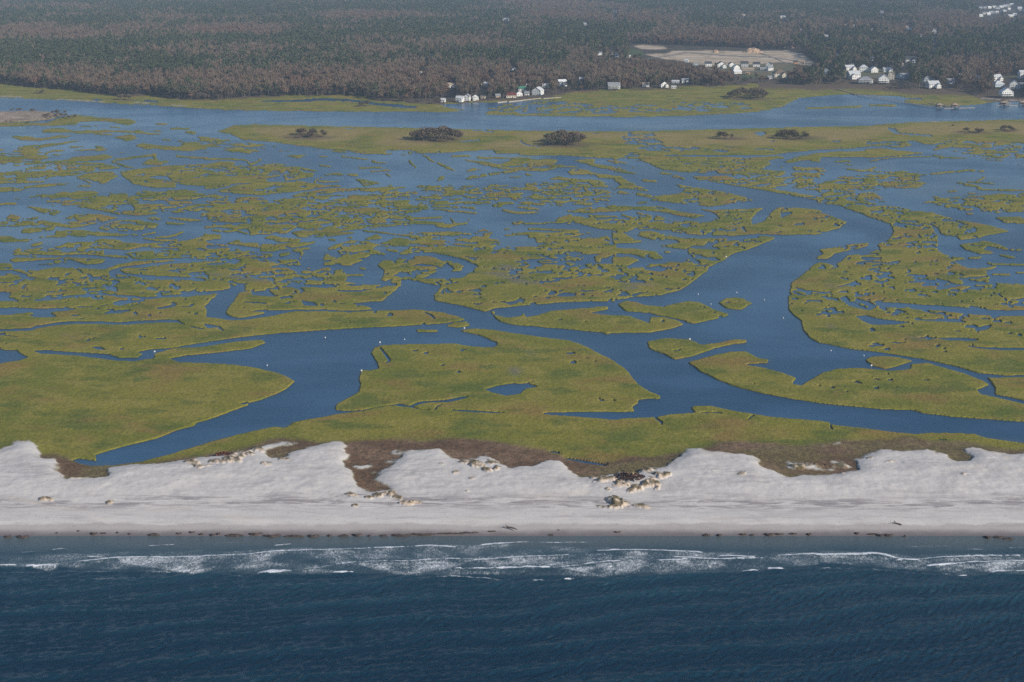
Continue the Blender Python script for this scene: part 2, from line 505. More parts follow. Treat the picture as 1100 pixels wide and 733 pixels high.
w 24 620,268 720,262 860,275 840,285 700,282
w 24 740,298 860,317 980,320 1100,325 1100,338 980,335 860,326
m 24 240,388 270,370 340,363 430,372 500,393 420,420 360,432 290,417
m p 738,390 772,381 784,378.4 800,378.4 814,385 826,387 825,390.6 804,391.2 800,392.4 820,396 840,401 856,407 850,413 860,415 870,409 884,401 902,396 928,396 956,399 978,397 979,392 996,390.6 1036,402 1056,410 1063,414 1049,419 1054,424 1080,430 1100,435 1260,463 1260,482 1100,453.8 1052,450.2 1020,447.6 992,444.4 980,441 946,440 880,433.4 850,429 820,423.2 796,417.4 772,409 754,400.4 748,396
m p 1058,405.6 1100,405.4 1260,405 1260,455 1100,431 1080,426 1068,424 1069,417 1064,410
wl p 1046,401.5,3 1064,405,3 1085,404.8,2 1110,404.2,2 1260,404,2
m 23 175,288 300,268 400,275 470,305 560,295 640,276 708,276 708,292 640,300 540,322 420,367 320,384 260,352 190,322
m 23 15,85 60,70 120,75 180,95 260,98 400,68 460,76 530,113 618,140 540,167 420,190 340,167 180,132 60,124
m 22 430,122 465,128 450,142 520,158 590,153 610,133 625,158 700,143 760,123 900,112 1000,98 1065,96 1072,112 960,135 1110,150 1110,240 1030,237 860,221 700,207 560,197 490,182 455,150
m 22 1030,237 1090,238 1060,250
m 23 -10,146 80,150 190,190 193,153 260,156 330,173 372,195 300,217 200,237 -10,240
m 23 562,80 600,55 650,50 700,60 738,82 680,117 600,107
m p 466,317 467,323 494,328 508,332 521,335.4 534,331 552,329.6 572,328 592,326 620,324 660,321.6 686,319 712,316 734,309 734,296 440,300 474,308
w p 473,314 478,310 476,318
w 22 780,40 830,20 890,25 885,44 800,44
w 22 640,82 670,75 680,85 660,92
m 20 0,55 180,62 300,70 340,50 480,38 640,52 780,58 900,43 1040,33 1110,28 1110,290 1050,297 950,317 830,327 720,344 765,350 740,372 640,374 580,354 420,342 290,337 160,317 80,317 0,330
m 20 -10,-30 1110,-30 1110,15 900,35 780,40 640,30 480,25 330,40 200,45 0,20
w 20 0,5 60,20 40,45 0,40
wl 20 0,40,42 60,58,20 200,58,18 330,52,12 480,33,9 640,40,12 780,53,12 900,43,12 1000,33,12 1110,24,14
m 20 45,40 120,25 180,33 235,50 180,64 90,64
wl 20 250,18,6 350,14,7
w 20 600,77 640,67 780,62 780,68 700,78 660,92 610,90
w 20 540,140 600,120 705,113 690,125 600,137
w 20 830,108 900,95 955,80 940,102 860,114
wl 20 970,98,5 1040,96,6
w 20 980,60 1000,55 1010,65
w 20 0,115 60,103 180,110 340,105 420,112 360,122 270,130 305,150 250,165 240,190 200,187 140,175 200,165 150,140 200,135 150,130 60,142 0,142
w 20 55,157 105,157 90,168
wl 20 0,240,15 60,225,15 200,208,16 340,190,16 500,185,17 640,190,16 800,180,16 950,178,18
wl 20 22,252,6 110,264,7
m 20 25,240 70,232 110,240 90,250 40,252
wl 20 950,178,10 1000,200,5 1050,212,8
w 20 480,316 540,316 575,334 520,330
w 20 635,324 665,324 650,336
wl 20 820,300,3 825,285,3
w 21 0,190 80,205 145,188 80,210 20,217 0,200
m 21 110,110 130,60 190,15 260,-5 1045,-5 1005,60 900,70 760,85 600,92 540,95 760,80 870,100 908,112 860,122 720,122 560,114 400,117 320,118 230,128 330,128 300,150 200,162 130,150 95,122
wl 21 230,128,5 330,118,8
w 21 245,18 340,13 395,45 300,42 250,37
w 21 515,63 590,75 605,92 540,92
wl 21 200,75,5 330,80,9
w 21 690,8 760,22 830,20 950,0 830,10
m 21 -10,28 60,30 75,42 35,50 20,80 -10,107
wl p 440,329,9 425,330.5,5 405,333.2,2.2 376,334.8,1.6 340,333.8,1.8 310,336,3 290,338.4,4 270,342,3.4 256,343.6,3
wl p 258,308,6 252,312,9 244,320,14 236,327,17 232,335,15 240,341,8 254,343.6,4
W p 406,326 428,310 434,303 460,310 466,322 500,334 530,349 520,352 480,347 444,330 420,331
m p -160,391 0,391 20,388 30,384 22,380 18.5,377 26,374.5 34,377 44,380.5 80,382.5 100,385 124,388 144,389 166,385.6 166.5,380 184,375 220,372.5 250,368 280,365.6 286,369 270,374.5 230,379.6 200,382 181,385.6 192,389.4 208,390.4 220,390.6 250,392.5 276,396 300,402 308,405 317,410 308,418 296,424 280,430 268,433 266,436 246,443 220,452.6 188,461 168,469 140,476 116,482.4 102,486.6 104,493 99,495 92,491 84,490 76,492 70,520 -160,520
w p 255,434 264,432.4 268,433 262,435.4
m p 440,333.6 400,334.4 376,336 340,335 316,335.2 296,339 268,344 250,344.6 220,341 0,341 0,376 58,377 166,375 210,369 256,363 304,358 364,353.6 440,350 470,348 483,347 500,343.6 490,340 476,336.4 454,333.6
wl p 454,335.2,1 462,339,1.6 467,343,1.4
m p 478,351 488,347 500,345.6 505,350 492,352.6
ml p 448,355.5,2.6 468,355.7,2.6
m p 360,441 361,435 374,428 386,421 388,413 386,408 388,400 391,398 396,398.4 406,397 405,390 399,379 402,373.6 412,371.4 440,370.4 490,369.8 504,372.6 530,374 535,370 531,367 520,362.2 506,358 493,355.4 506,353.4 520,353.6 554,359 590,364 612,366.4 630,373 644,381 660,388.6 670,396 682,409 686,414 696,421 710,426.4 708.5,429 696,428.6 686,430 685,434 679,437 681,442.4 658,443 620,442.8 584,443.8 584,458 380,458 386,443
m p 104,506 112,497 124,497.4 152,493.6 184,486 220,474.4 256,465 294,457 306,458 310,455 360,446 386,442.4 400,439.6 440,439.6 500,443 584,446 620,448.4 658,452 672,450.2 704,449 720,445.8 748,444 742,439.4 744,436.6 764,437 788,442.2 826,448 880,453 894,455 940,460 984,465 1004,463 1046,464.4 1060,469 1100,474.4 1260,494 1260,520 104,520
w p 519,418.8 536,414.4 550,412.2 568,413 578,416.2 564,418.2 558,424 544,426 530,422.8
wl p 566,412.5,1 573,409.5,1
wl p 442,437,2 450,433.5,3 462,432,1.6 478,431.4,3 496,428,2.6 503,427,1
wl p 468,440,1.4 471,436.5,1.4 476,435,.8
wl p 486,441,1.4 510,442.6,2.4 542,444,1
w p 583,443.8 620,443 681,442.6 690,446 672,450.2 658,451.8 640,449.6 620,448 600,446
wl p 358,442.4,1.8 386,442,1.4 404,438.4,1.2 424,435.6,1.4 430,435.8,3 440,437.6,1.6 456,440.6,1 488,441,1
wl p 408,374,1.4 414,381,1.8 418,388,2.6 414,390,1
wl p 752,444,.9 768,443.4,1.6 776,444.6,1
wl p 803,452,1.2 807,448,1.4 810,447,1
wl p 704,450,1.6 711,454.5,1.8
w p 1003,468 1010,469.4 1022,471.4 1012,471.6
w p 610,489.6 618,490.4 634,493 650,496 640,495.6 622,492.6
w p 591,482 598,482.6 601,484.4
w p 77,492 92,491 104,493.6 106,497 94,498 
wl p 892,456,1.4 894,460,1.4
wl p 98,493,3 112,496.5,1.6 122,497.6,1
W p 662,178 690,182 715,189 740,195 770,199 800,205 830,210 860,214 880,218 896,220 928,232 956,242 959.5,250 956,256 942,263 934,264.5 932,261 905,264 880,268.5 876,279 872,285 862,295 849,305 800,309 748,304 762,287 780,278 812,265 831,257.4 830,254 855,252.6 880,251.6 900,246 909,239 892,231 880,226 850,222.6 822,224 806,222 800,219 810,215 780,207 745,200.4 728,199 700,190 672,184
m p 878,276 890,270 900,265 932,261 932,264 920,267.4 900,271.4 888,278.4 880,278.4
wl 14 0,299,8 60,300,9 95,330,8 80,305,8 150,262,9
wl 20 0,238,14 60,225,15 200,208,15 340,190,15 500,185,16 640,190,16 800,180,16 950,178,17
wl 20 950,178,9 1000,198,5 1050,212,7 1100,217,5
wl 20 22,252,6 110,264,6
w 20 480,316 540,316 575,334 520,330
w 20 635,324 665,324 650,336
w 21 0,190 80,205 145,188 80,210 20,217 0,200
m 20 30,236 70,234 110,244 90,252 40,250
wl 20 690,270,2 700,278,2
'''
# where the grass sheet is pitted by small pans of open water: (share, outline)
PITS = '''
12 .22 480,330 780,300 1100,330 1100,400 780,410 560,380
12 .20 0,150 420,150 420,240 200,245 0,215
13 .16 0,330 420,330 400,420 0,430
13 .10 200,90 700,40 700,140 300,130
13 .10 380,235 640,215 560,280 400,300
14 .26 120,330 700,350 1000,440 800,475 300,440 120,410
14 .17 400,60 900,110 760,200 640,280 450,240
14 .12 320,240 640,280 760,340 500,350 200,330
10 .16 0,360 700,360 1000,410 900,480 300,460
11 .12 660,200 900,190 900,240 780,300 640,310
11 .14 500,95 1100,62 1100,105 640,145
11 .22 0,250 330,270 500,320 700,350 740,400 440,420 0,360
03 .08 200,245 850,250 780,320 300,315
03 .10 360,420 640,450 500,490 240,470
01 .10 0,300 600,310 430,370 70,410
00 .08 660,310 1100,290 1100,400 700,380
00 .14 0,270 650,290 520,320 0,400
01 .16 220,380 1100,395 1100,440 440,460 80,430
10 .18 0,80 640,50 640,90 380,126 0,128
10 .16 520,85 860,85 860,140 520,140
11 .16 640,190 940,190 940,325 640,325
11 .12 300,430 1100,400 1000,500 300,500
12 .14 0,280 200,280 200,350 0,400
13 .16 0,20 480,60 480,100 0,90
24 .07 100,110 1100,150 1100,330 400,300
10 .20 200,200 1100,180 1100,280 200,262
12 .12 640,245 1100,215 1100,270 640,290
34 .045 0,0 420,0 420,90 0,110
24 .06 20,445 640,415 640,510 20,510
33 .03 560,0 980,0 980,60 700,80
23 .02 180,280 460,290 400,360 300,370
22 .02 0,320 1100,330 900,500 0,500
32 .02 860,0 1100,0 1100,160 860,150
24 .06 0,190 640,300 1100,350 1100,440 300,330
24 .05 100,40 1100,60 1100,110 100,60
21 .06 100,10 1000,10 900,60 130,100
21 .10 0,170 150,170 140,230 0,240
20 .03 0,60 1100,60 1100,280 0,300
'''

def build_mask(X, Y):
    """grass share (0 water .. 1 grass) on the map grid; X, Y are ground metres."""
    dens = np.zeros((NV, NU), np.float32)
    for line in ZONES.strip().splitlines():
        t, q, s = line.split(' ', 2)
        fill(dens, pts(t, s), float(q))
    dens = blur(dens * 1.10, 2.0, 4.0)
    wx = X + 14 * (fbm(X / 34, Y / 34, 3, 5) - .5); wy = Y + 14 * (fbm(X / 34, Y / 34, 3, 11) - .5)
    n = .40 * fbm(wx / 24, wy / 15, 4, 21, .66) + .60 * (1 - np.abs(2 * fbm(wx / 19, wy / 11, 3, 31, .62) - 1))
    # equalise so that "share" means share
    o = np.sort(n.ravel()[::37]); rank = np.searchsorted(o, n.ravel()).reshape(n.shape).astype(np.float32) / len(o)
    m = (rank < dens).astype(np.float32)
    # the traced outlines
    for line in OPS.strip().splitlines():
        op, t, s = line.split(' ', 2)
        if op == 'm': fill(m, pts(t, s), 1)
        elif op == 'w': fill(m, pts(t, s), 0)
        elif op == 'W': fill(m, pts(t, s), 0)
        elif op == 'ml': stroke(m, pts(t, s), 1, 1.0)
        elif op in ('wl', 'Wl'): stroke(m, pts(t, s), 0, 1.0)
        elif op == 'Z':
            z = np.zeros_like(m); fill(z, pts(t, s), 1)
            m[(z > .5) & (rank > .52)] = 0
    pit = np.zeros_like(m)
    for line in PITS.strip().splitlines():
        t, q, s = line.split(' ', 2)
        fill(pit, pts(t, s), float(q))
    base = .060 * np.clip((gv - 168) / 10, 0, 1) * np.clip((352 - gv) / 20, 0, 1)
    pit = blur(np.maximum(pit * 1.0, base[:, None].astype(np.float32)), 2, 4)
    px = X + 7 * (fbm(X / 16, Y / 16, 2, 55) - .5); py = Y + 7 * (fbm(X / 16, Y / 16, 2, 58) - .5)
    k = .35 * fbm(px / 11, py / 9, 3, 41, .55) + .65 * (1 - np.abs(2 * fbm(px / 11, py / 8, 3, 47, .6) - 1))
    o = np.sort(k.ravel()[::37]); kr = np.searchsorted(o, k.ravel()).reshape(k.shape).astype(np.float32) / len(o)
    inner = blur(m, 1.2, 1.6) > .9
    # thin winding creeks through the grass, thin grass ribbons through the open water
    qx = X + 20 * (fbm(X / 40, Y / 40, 3, 511) - .5); qy = Y + 20 * (fbm(X / 40, Y / 40, 3, 517) - .5)
    live = np.clip((gv - 166) / 12, 0, 1)[:, None] * np.clip((345 - gv) / 15, 0, 1)[:, None]
    pw = np.clip(Y / 1100., .6, 1.3)
    for sd, (lx, ly), wd in ((521, (58, 34), .0105), (531, (40, 26), .0105), (541, (26, 19), .009)):
        f1 = fbm(qx / lx, qy / ly, 3, sd, .5); on = fbm(X / 120, Y / 120, 2, sd + 5) > .44
        m[(np.abs(f1 - .5) < wd * pw) & (live * pit > .045) & on] = 0
    for sd, (lx, ly), wd in ((551, (70, 28), .013), (561, (44, 20), .013), (571, (90, 24), .011)):
        f1 = fbm(qx / lx, qy / ly, 3, sd, .5); on = fbm(X / 70, Y / 70, 2, sd + 5) > .50
        m[(np.abs(f1 - .5) < wd * pw) & (dens > .15) & on & (live > .5)] = 1
    m[(kr > 1 - pit) & inner] = -.35
    # ragged natural edges: read the map through a slightly wandering position
    R = np.arange(NV)[:, None]; Cc = np.arange(NU)[None, :]
    sc = np.clip(Y / 900., .55, 1.0)
    a1 = fbm(X / 7, Y / 9, 3, 61) - .5; a2 = fbm(X / 7, Y / 9, 3, 67) - .5
    m = blur(m, .5, .5)
    m = sample(m, R + 2.8 * a1 * sc, Cc + 4.6 * a2 * sc)
    k = np.clip((gv - 200) / 110, 0, 1)[:, None].astype(np.float32)
    return np.clip(blur(m, .5, .5) * (1 - k) + blur(m, 1.0, .95) * k, 0, 1), rank
# ================================================================== helpers
random.seed(7)
RNG = np.random.default_rng(11)
SC = bpy.context.scene
COL = SC.collection

def mesh_object(name, verts, faces, mats=(), parent=None, smooth=False, loc=None, slots=None):
    me = bpy.data.meshes.new(name)
    me.from_pydata([tuple(v) for v in verts], [], [tuple(f) for f in faces])
    for m in mats: me.materials.append(m)
    if slots is not None: me.polygons.foreach_set('material_index', np.asarray(slots, np.int32))
    if smooth: me.polygons.foreach_set('use_smooth', np.ones(len(me.polygons), bool))
    me.update()
    o = bpy.data.objects.new(name, me); COL.objects.link(o)
    if parent: o.parent = parent
    if loc is not None: o.location = loc
    return o

def tag(o, label=None, cat=None, group=None, kind=None):
    if label: o['label'] = label
    if cat: o['category'] = cat
    if group: o['group'] = group
    if kind: o['kind'] = kind
    elif cat: o['kind'] = 'thing'
    return o

def empty(name, loc, rz=0.0):
    o = bpy.data.objects.new(name, None); COL.objects.link(o)
    o.location = loc; o.rotation_euler = (0, 0, rz); o.empty_display_size = .5
    return o

def ref(name, me, parent, loc=(0, 0, 0), scale=(1, 1, 1), rz=0.0):
    o = bpy.data.objects.new(name, me); COL.objects.link(o)
    o.parent = parent; o.location = loc; o.scale = scale; o.rotation_euler = (0, 0, rz)
    return o

class MB:
    """collects simple solids into one mesh"""
    def __init__(s): s.v = []; s.f = []; s.m = []
    def add(s, v, f, m=0):
        n = len(s.v); s.v += [tuple(map(float, p)) for p in v]
        s.f += [tuple(i + n for i in q) for q in f]; s.m += [m] * len(f)
    def box(s, x0, x1, y0, y1, z0, z1, m=0):
        s.add([(x0, y0, z0), (x1, y0, z0), (x1, y1, z0), (x0, y1, z0), (x0, y0, z1), (x1, y0, z1), (x1, y1, z1), (x0, y1, z1)],
              [(0, 3, 2, 1), (4, 5, 6, 7), (0, 1, 5, 4), (1, 2, 6, 5), (2, 3, 7, 6), (3, 0, 4, 7)], m)
    def bar(s, a, b, r0, r1=None, n=6, m=0):
        r1 = r0 if r1 is None else r1
        a = np.array(a, float); b = np.array(b, float); d = b - a; d /= max(1e-6, np.linalg.norm(d))
        e = np.cross(d, (0, 0, 1.0)) if abs(d[2]) < .9 else np.cross(d, (1.0, 0, 0)); e /= np.linalg.norm(e); g = np.cross(d, e)
        v = []
        for p, r in ((a, r0), (b, r1)):
            for k in range(n):
                t = 2 * math.pi * k / n
                v.append(p + r * (math.cos(t) * e + math.sin(t) * g))
        f = [(k, (k + 1) % n, n + (k + 1) % n, n + k) for k in range(n)]
        f += [tuple(range(n - 1, -1, -1)), tuple(range(n, 2 * n))]
        s.add(v, f, m)
    def lathe(s, prof, n=12, m=0):
        v = []; f = []
        for r, z in prof:
            for k in range(n):
                t = 2 * math.pi * k / n; v.append((r * math.cos(t), r * math.sin(t), z))
        for i in range(len(prof) - 1):
            for k in range(n):
                f.append((i * n + k, i * n + (k + 1) % n, (i + 1) * n + (k + 1) % n, (i + 1) * n + k))
        s.add(v, f, m)
    def build(s, name, mats, parent=None, smooth=False, loc=None):
        return mesh_object(name, s.v, s.f, mats if isinstance(mats, (list, tuple)) else (mats,), parent, smooth, loc, s.m)
    def mesh(s, name, mats):
        me = bpy.data.meshes.new(name); me.from_pydata(s.v, [], s.f)
        for q in mats: me.materials.append(q)
        me.polygons.foreach_set('material_index', np.asarray(s.m, np.int32)); me.update(); return me

# ------------------------------------------------------------------ node shorthand
class NT:
    def __init__(s, mat):
        mat.use_nodes = True; s.t = mat.node_tree; s.n = s.t.nodes; s.n.clear()
        s.out = s.n.new('ShaderNodeOutputMaterial')
    def node(s, kind, **kw):
        o = s.n.new(kind)
        for k, v in kw.items(): setattr(o, k, v)
        return o
    def link(s, a, b): s.t.links.new(a, b)
    def put(s, sock, v):
        if hasattr(v, 'is_output') or isinstance(v, bpy.types.NodeSocket): s.link(v, sock)
        elif isinstance(v, (tuple, list)) and len(v) == 3 and sock.type == 'RGBA': sock.default_value = (*v, 1)
        else: sock.default_value = v
    def pos(s): return s.node('ShaderNodeNewGeometry').outputs['Position']
    def attr(s, name, kind='GEOMETRY'): return s.node('ShaderNodeAttribute', attribute_name=name, attribute_type=kind)
    def mapv(s, vec, scale=(1, 1, 1), rot=(0, 0, 0)):
        m = s.node('ShaderNodeMapping'); s.put(m.inputs['Vector'], vec); m.inputs['Scale'].default_value = scale; m.inputs['Rotation'].default_value = rot
        return m.outputs[0]
    def noise(s, vec, scale, detail=3, rough=.55, dist=0.0):
        n = s.node('ShaderNodeTexNoise'); s.put(n.inputs['Vector'], vec)
        n.inputs['Scale'].default_value = scale; n.inputs['Detail'].default_value = detail
        n.inputs['Roughness'].default_value = rough; n.inputs['Distortion'].default_value = dist
        return n.outputs['Fac']
    def ramp(s, f, a, b, lo=0.0, hi=1.0):
        n = s.node('ShaderNodeMapRange', interpolation_type='SMOOTHSTEP'); s.put(n.inputs['Value'], f)
        n.inputs['From Min'].default_value = a; n.inputs['From Max'].default_value = b
        n.inputs['To Min'].default_value = lo; n.inputs['To Max'].default_value = hi
        return n.outputs[0]
    def math(s, op, a, b=0.0):
        n = s.node('ShaderNodeMath', operation=op); s.put(n.inputs[0], a); s.put(n.inputs[1], b); return n.outputs[0]
    def mix(s, f, a, b):
        n = s.node('ShaderNodeMix', data_type='RGBA'); s.put(n.inputs[0], f); s.put(n.inputs[6], a); s.put(n.inputs[7], b); return n.outputs[2]
    def bump(s, h, strength=.5, dist=1.0):
        n = s.node('ShaderNodeBump'); s.put(n.inputs['Height'], h); s.put(n.inputs['Strength'], strength); n.inputs['Distance'].default_value = dist; return n.outputs[0]
    def bsdf(s, color, rough=.9, normal=None, spec=.3, ior=1.45, **kw):
        b = s.node('ShaderNodeBsdfPrincipled'); s.put(b.inputs['Base Color'], color); s.put(b.inputs['Roughness'], rough)
        b.inputs['Specular IOR Level'].default_value = spec; b.inputs['IOR'].default_value = ior
        if normal is not None: s.link(normal, b.inputs['Normal'])
        for k, v in kw.items(): s.put(b.inputs[k], v)
        s.link(b.outputs[0], s.out.inputs[0]); return b

MATS = {}
def plain(name, col, rough=.8, var=.18, scale=1.2, spec=.3):
    """a painted or natural surface with soft mottling"""
    if name in MATS: return MATS[name]
    m = bpy.data.materials.new(name); t = NT(m)
    f = t.noise(t.node('ShaderNodeTexCoord').outputs['Object'], scale, 4, .6)
    t.bsdf(t.mix(t.ramp(f, .3, .7), tuple(c * (1 - var) for c in col), tuple(min(1, c * (1 + var)) for c in col)), rough, spec=spec)
    MATS[name] = m; return m

# ================================================================== light, air, camera
SUN_EL, SUN_AZ = math.radians(27), math.radians(33)      # sun to the right, a little behind the aircraft
sx, sy, sz = math.cos(SUN_EL) * math.cos(SUN_AZ), -math.cos(SUN_EL) * math.sin(SUN_AZ), math.sin(SUN_EL)
w = bpy.data.worlds.new('World'); SC.world = w; w.use_nodes = True
wn = w.node_tree.nodes; wn.clear()
sky = wn.new('ShaderNodeTexSky'); sky.sky_type = 'NISHITA'; sky.sun_disc = False
sky.sun_elevation = SUN_EL; sky.sun_rotation = math.atan2(sx, sy); sky.altitude = 200
sky.air_density = 1.0; sky.dust_density = .6; sky.ozone_density = 2.0
bg = wn.new('ShaderNodeBackground'); bg.inputs['Strength'].default_value = SKY_STRENGTH
wo = wn.new('ShaderNodeOutputWorld')
w.node_tree.links.new(sky.outputs[0], bg.inputs[0]); w.node_tree.links.new(bg.outputs[0], wo.inputs[0])

sl = bpy.data.lights.new('sun', 'SUN'); sl.energy = SUN_STRENGTH; sl.angle = math.radians(.5); sl.color = (1.0, .905, .775)
so = bpy.data.objects.new('sun', sl); COL.objects.link(so); so.location = (sx * 900, sy * 900, sz * 900)
import mathutils
so.rotation_euler = mathutils.Vector((-sx, -sy, -sz)).to_track_quat('-Z', 'Y').to_euler()

cam = bpy.data.cameras.new('camera'); co = bpy.data.objects.new('camera', cam); COL.objects.link(co)
cam.sensor_width = 36; cam.sensor_fit = 'HORIZONTAL'; cam.lens = 36 / (2 * math.tan(math.radians(19.8)))
co.location = (0, 0, H); co.rotation_euler = (math.pi / 2 - PITCH, 0, 0)
cam.clip_start = 1; cam.clip_end = 80000
SC.camera = co
SC.view_settings.view_transform = 'Standard'; SC.view_settings.look = 'None'
SC.view_settings.gamma = 1; SC.view_settings.use_curve_mapping = False; SC.view_settings.exposure = EXPOSURE
SC.render.engine = 'CYCLES'
SC.cycles.use_denoising = DENOISE
SC.cycles.max_bounces = 6; SC.cycles.diffuse_bounces = 2; SC.cycles.glossy_bounces = 2; SC.cycles.volume_bounces = 1
SC.cycles.transmission_bounces = 2; SC.cycles.transparent_max_bounces = 4
SC.cycles.caustics_reflective = False; SC.cycles.caustics_refractive = False

# ================================================================== structured grids
def grid_object(name, X, Y, Z, keep, mat, attrs, smooth=True):
    """the faces of a structured grid where keep is true, as one mesh"""
    nr, nc = X.shape
    r, c = np.nonzero(keep)
    a = r * nc + c
    q = np.stack([a, a + nc, a + nc + 1, a + 1], 1)          # counter-clockwise seen from above (rows run towards the camera)
    used = np.zeros(nr * nc, bool); used[q.ravel()] = True
    idx = np.cumsum(used) - 1
    q = idx[q].astype(np.int32)
    V = np.stack([X.ravel()[used], Y.ravel()[used], Z.ravel()[used]], 1).astype(np.float32)
    me = bpy.data.meshes.new(name)
    me.vertices.add(len(V)); me.vertices.foreach_set('co', V.ravel())
    me.loops.add(q.size); me.loops.foreach_set('vertex_index', q.ravel())
    me.polygons.add(len(q)); me.polygons.foreach_set('loop_start', np.arange(0, q.size, 4, dtype=np.int32))
    if smooth: me.polygons.foreach_set('use_smooth', np.ones(len(q), bool))
    for k, v in attrs.items():
        at = me.attributes.new(k, 'FLOAT', 'POINT'); at.data.foreach_set('value', v.ravel()[used].astype(np.float32))
    me.update(calc_edges=True)
    me.materials.append(mat)
    o = bpy.data.objects.new(name, me); COL.objects.link(o)
    return o

def poly_mask(polys, shape, g0, g1, sr=0, sc=0):
    m = np.zeros(shape, np.float32)
    for p in polys: fill(m, p, 1, g0, g1)
    return blur(m, sr, sc) if sr else m

# ------------------------------------------------------------------ marsh, dunes and beach
GU, GV = np.meshgrid(gu, gv)
X0, Y0 = ground(GU, GV)
M, RANK = build_mask(X0, Y0)
R_, C_ = np.arange(NV)[:, None], np.arange(NU)[None, :]
n_a = fbm(X0 / 9, Y0 / 12, 4, 71) - .5; n_b = fbm(X0 / 9, Y0 / 12, 4, 77) - .5

SAND = pts('p', '-160,492 0,482 17,474 25,473 32,472.4 36,476 41,487 41,492 60,492.4 61,494 66,500 61,505.5 69,510 67,515 90,513 114,510.6 118,501 158,498 178,496.5 190,495.5 215,489.5 242,488 251,484.5 270,481 286,477 303,474.6 312,476 296,479 284,486 288,491 303,492 313,485.5 337,478.6 354,474 366,475 372,480 373.5,494 383.5,514 383,522 400,527 424,526 410.5,517 404,510.5 410.5,504 424,497 412,495.4 430,492 441,484 471,483 478,488 498,494 521,490 542,500 548,500.6 575,500 585,495.5 599,496.5 609,504 616,512 639,514 652,509.4 676,508 700,502 713,499.5 720,494 727,491.5 735,482 750,481 767,485.5 797,487 814,492 819,499 841,510.5 846,513 864.5,510.5 895,509 925,504 917,492 945,484 972,485 999,482 1012.5,487 1029,495.5 1043,494 1046,490 1034,482 1043,478.6 1066,484 1092,487 1100,484 1260,490 1260,700 -160,700')
SAND2 = [pts('p', s) for s in (
    '421,486.4 428,484.2 438,484.6 441,487 430,488.6', '383,499.5 389,497.6 399,498.4 396,501.4 386,502', '398,505.4 404,504.8 402,507.4',
    '288,475.6 304,473 318,473.6 312,476.4 296,477.4', '832,498 850,494.4 868,493.6 880,494.6 905,494 914,500 896,504 870,502 848,503',
    '884,477 900,474.6 910,472.4 902,476.4 890,479')]
SCRUB = pts('p', '-160,520 30,484 40,486.5 60,486 76,492 94,496 104,498.5 118,500 158,497 190,493 220,487 232,485 260,479.5 288,470.5 320,470 348,473 372,475 390,471 440,470.6 500,471 540,474 570,479 590,482.5 608,488 640,494.6 658,496 680,487.5 700,489 734,483.5 762,479 772,473.6 800,472.6 840,476.4 880,475.4 910,472.2 950,471 976,467.6 1000,474 1036,471 1060,478 1100,480.5 1260,486 1260,700 -160,700')
sand = np.maximum(poly_mask([SAND] + SAND2[:4], M.shape, gu, gv), poly_mask(SAND2[4:], M.shape, gu, gv) * (fbm(X0 / 5, Y0 / 7, 4, 74, .6) > .51))
scrub = poly_mask([SCRUB], M.shape, gu, gv)
sand = sample(blur(sand, .6, .6), R_ + 9 * n_a + 5.5 * (fbm(X0 / 2.6, Y0 / 3.2, 3, 73) - .5), C_ + 17 * n_b + 10 * (fbm(X0 / 2.6, Y0 / 3.2, 3, 75) - .5)); sand = blur(sand, .6, .8)
scrub = sample(blur(scrub, 2.2, 3), R_ + 11 * n_b, C_ + 22 * n_a); scrub = blur(scrub, 1.2, 2)
sand = np.where(GV < 466, 0, sand); scrub = np.where(GV < 462, 0, scrub)
wet_creek = poly_mask([pts('p', '77,492 92,491 104,493.6 106,497.4 98,498.4 86,496')], M.shape, gu, gv, .7, 1)
M = np.maximum(M, np.maximum(sand, scrub * (1 - wet_creek) * (GV > 470)))
sliver = np.zeros_like(M)
for q in ('608,489.4,1.4 622,491.8,2.2 636,494,2.0 650,496.2,1.4', '591,482.2,1.2 600,484,1.6'): stroke(sliver, pts('p', q), 1, 1.0)
M = np.minimum(M, 1 - blur(sliver, .6, .9)); keep_wet = sliver

# dredge-spoil spit with bare ground on the far left
SPOIL = poly_mask([pts('p', '-160,121 0,120.6 30,120 46,120.4 56,121.4 66,124.6 52,128.6 40,130 20,131.4 0,132.2 -160,133')], M.shape, gu, gv, .8, 1.5)
spoil_pond = poly_mask([pts('p', '6,128.6 20,127.6 38,127.8 30,129.2 12,129.6'), pts('p', '-160,124 0,124 8,124.2 0,125 -160,125')], M.shape, gu, gv, .5, .8)
M = np.minimum(np.maximum(M, SPOIL), 1 - spoil_pond)
shore_sand = np.zeros_like(M)
for s in ('62,107.2,1 90,108.8,.9 112,110.2,1', '-160,103.6,1.2 0,104.2,1.2 25,104.9,.9', '145,110.6,1 160,111.4,.9', '185,113.4,.9 200,114.4,.8', '1054,106.2,1.2 1074,107.4,1', '1090,108,1.4 1100,108.2,1.6 1260,108,1.6', '998,131.2,.9 1018,130.6,.9'):
    stroke(shore_sand, pts('p', s), 1, 1.0)
shore_sand = blur(shore_sand, .5, .6)

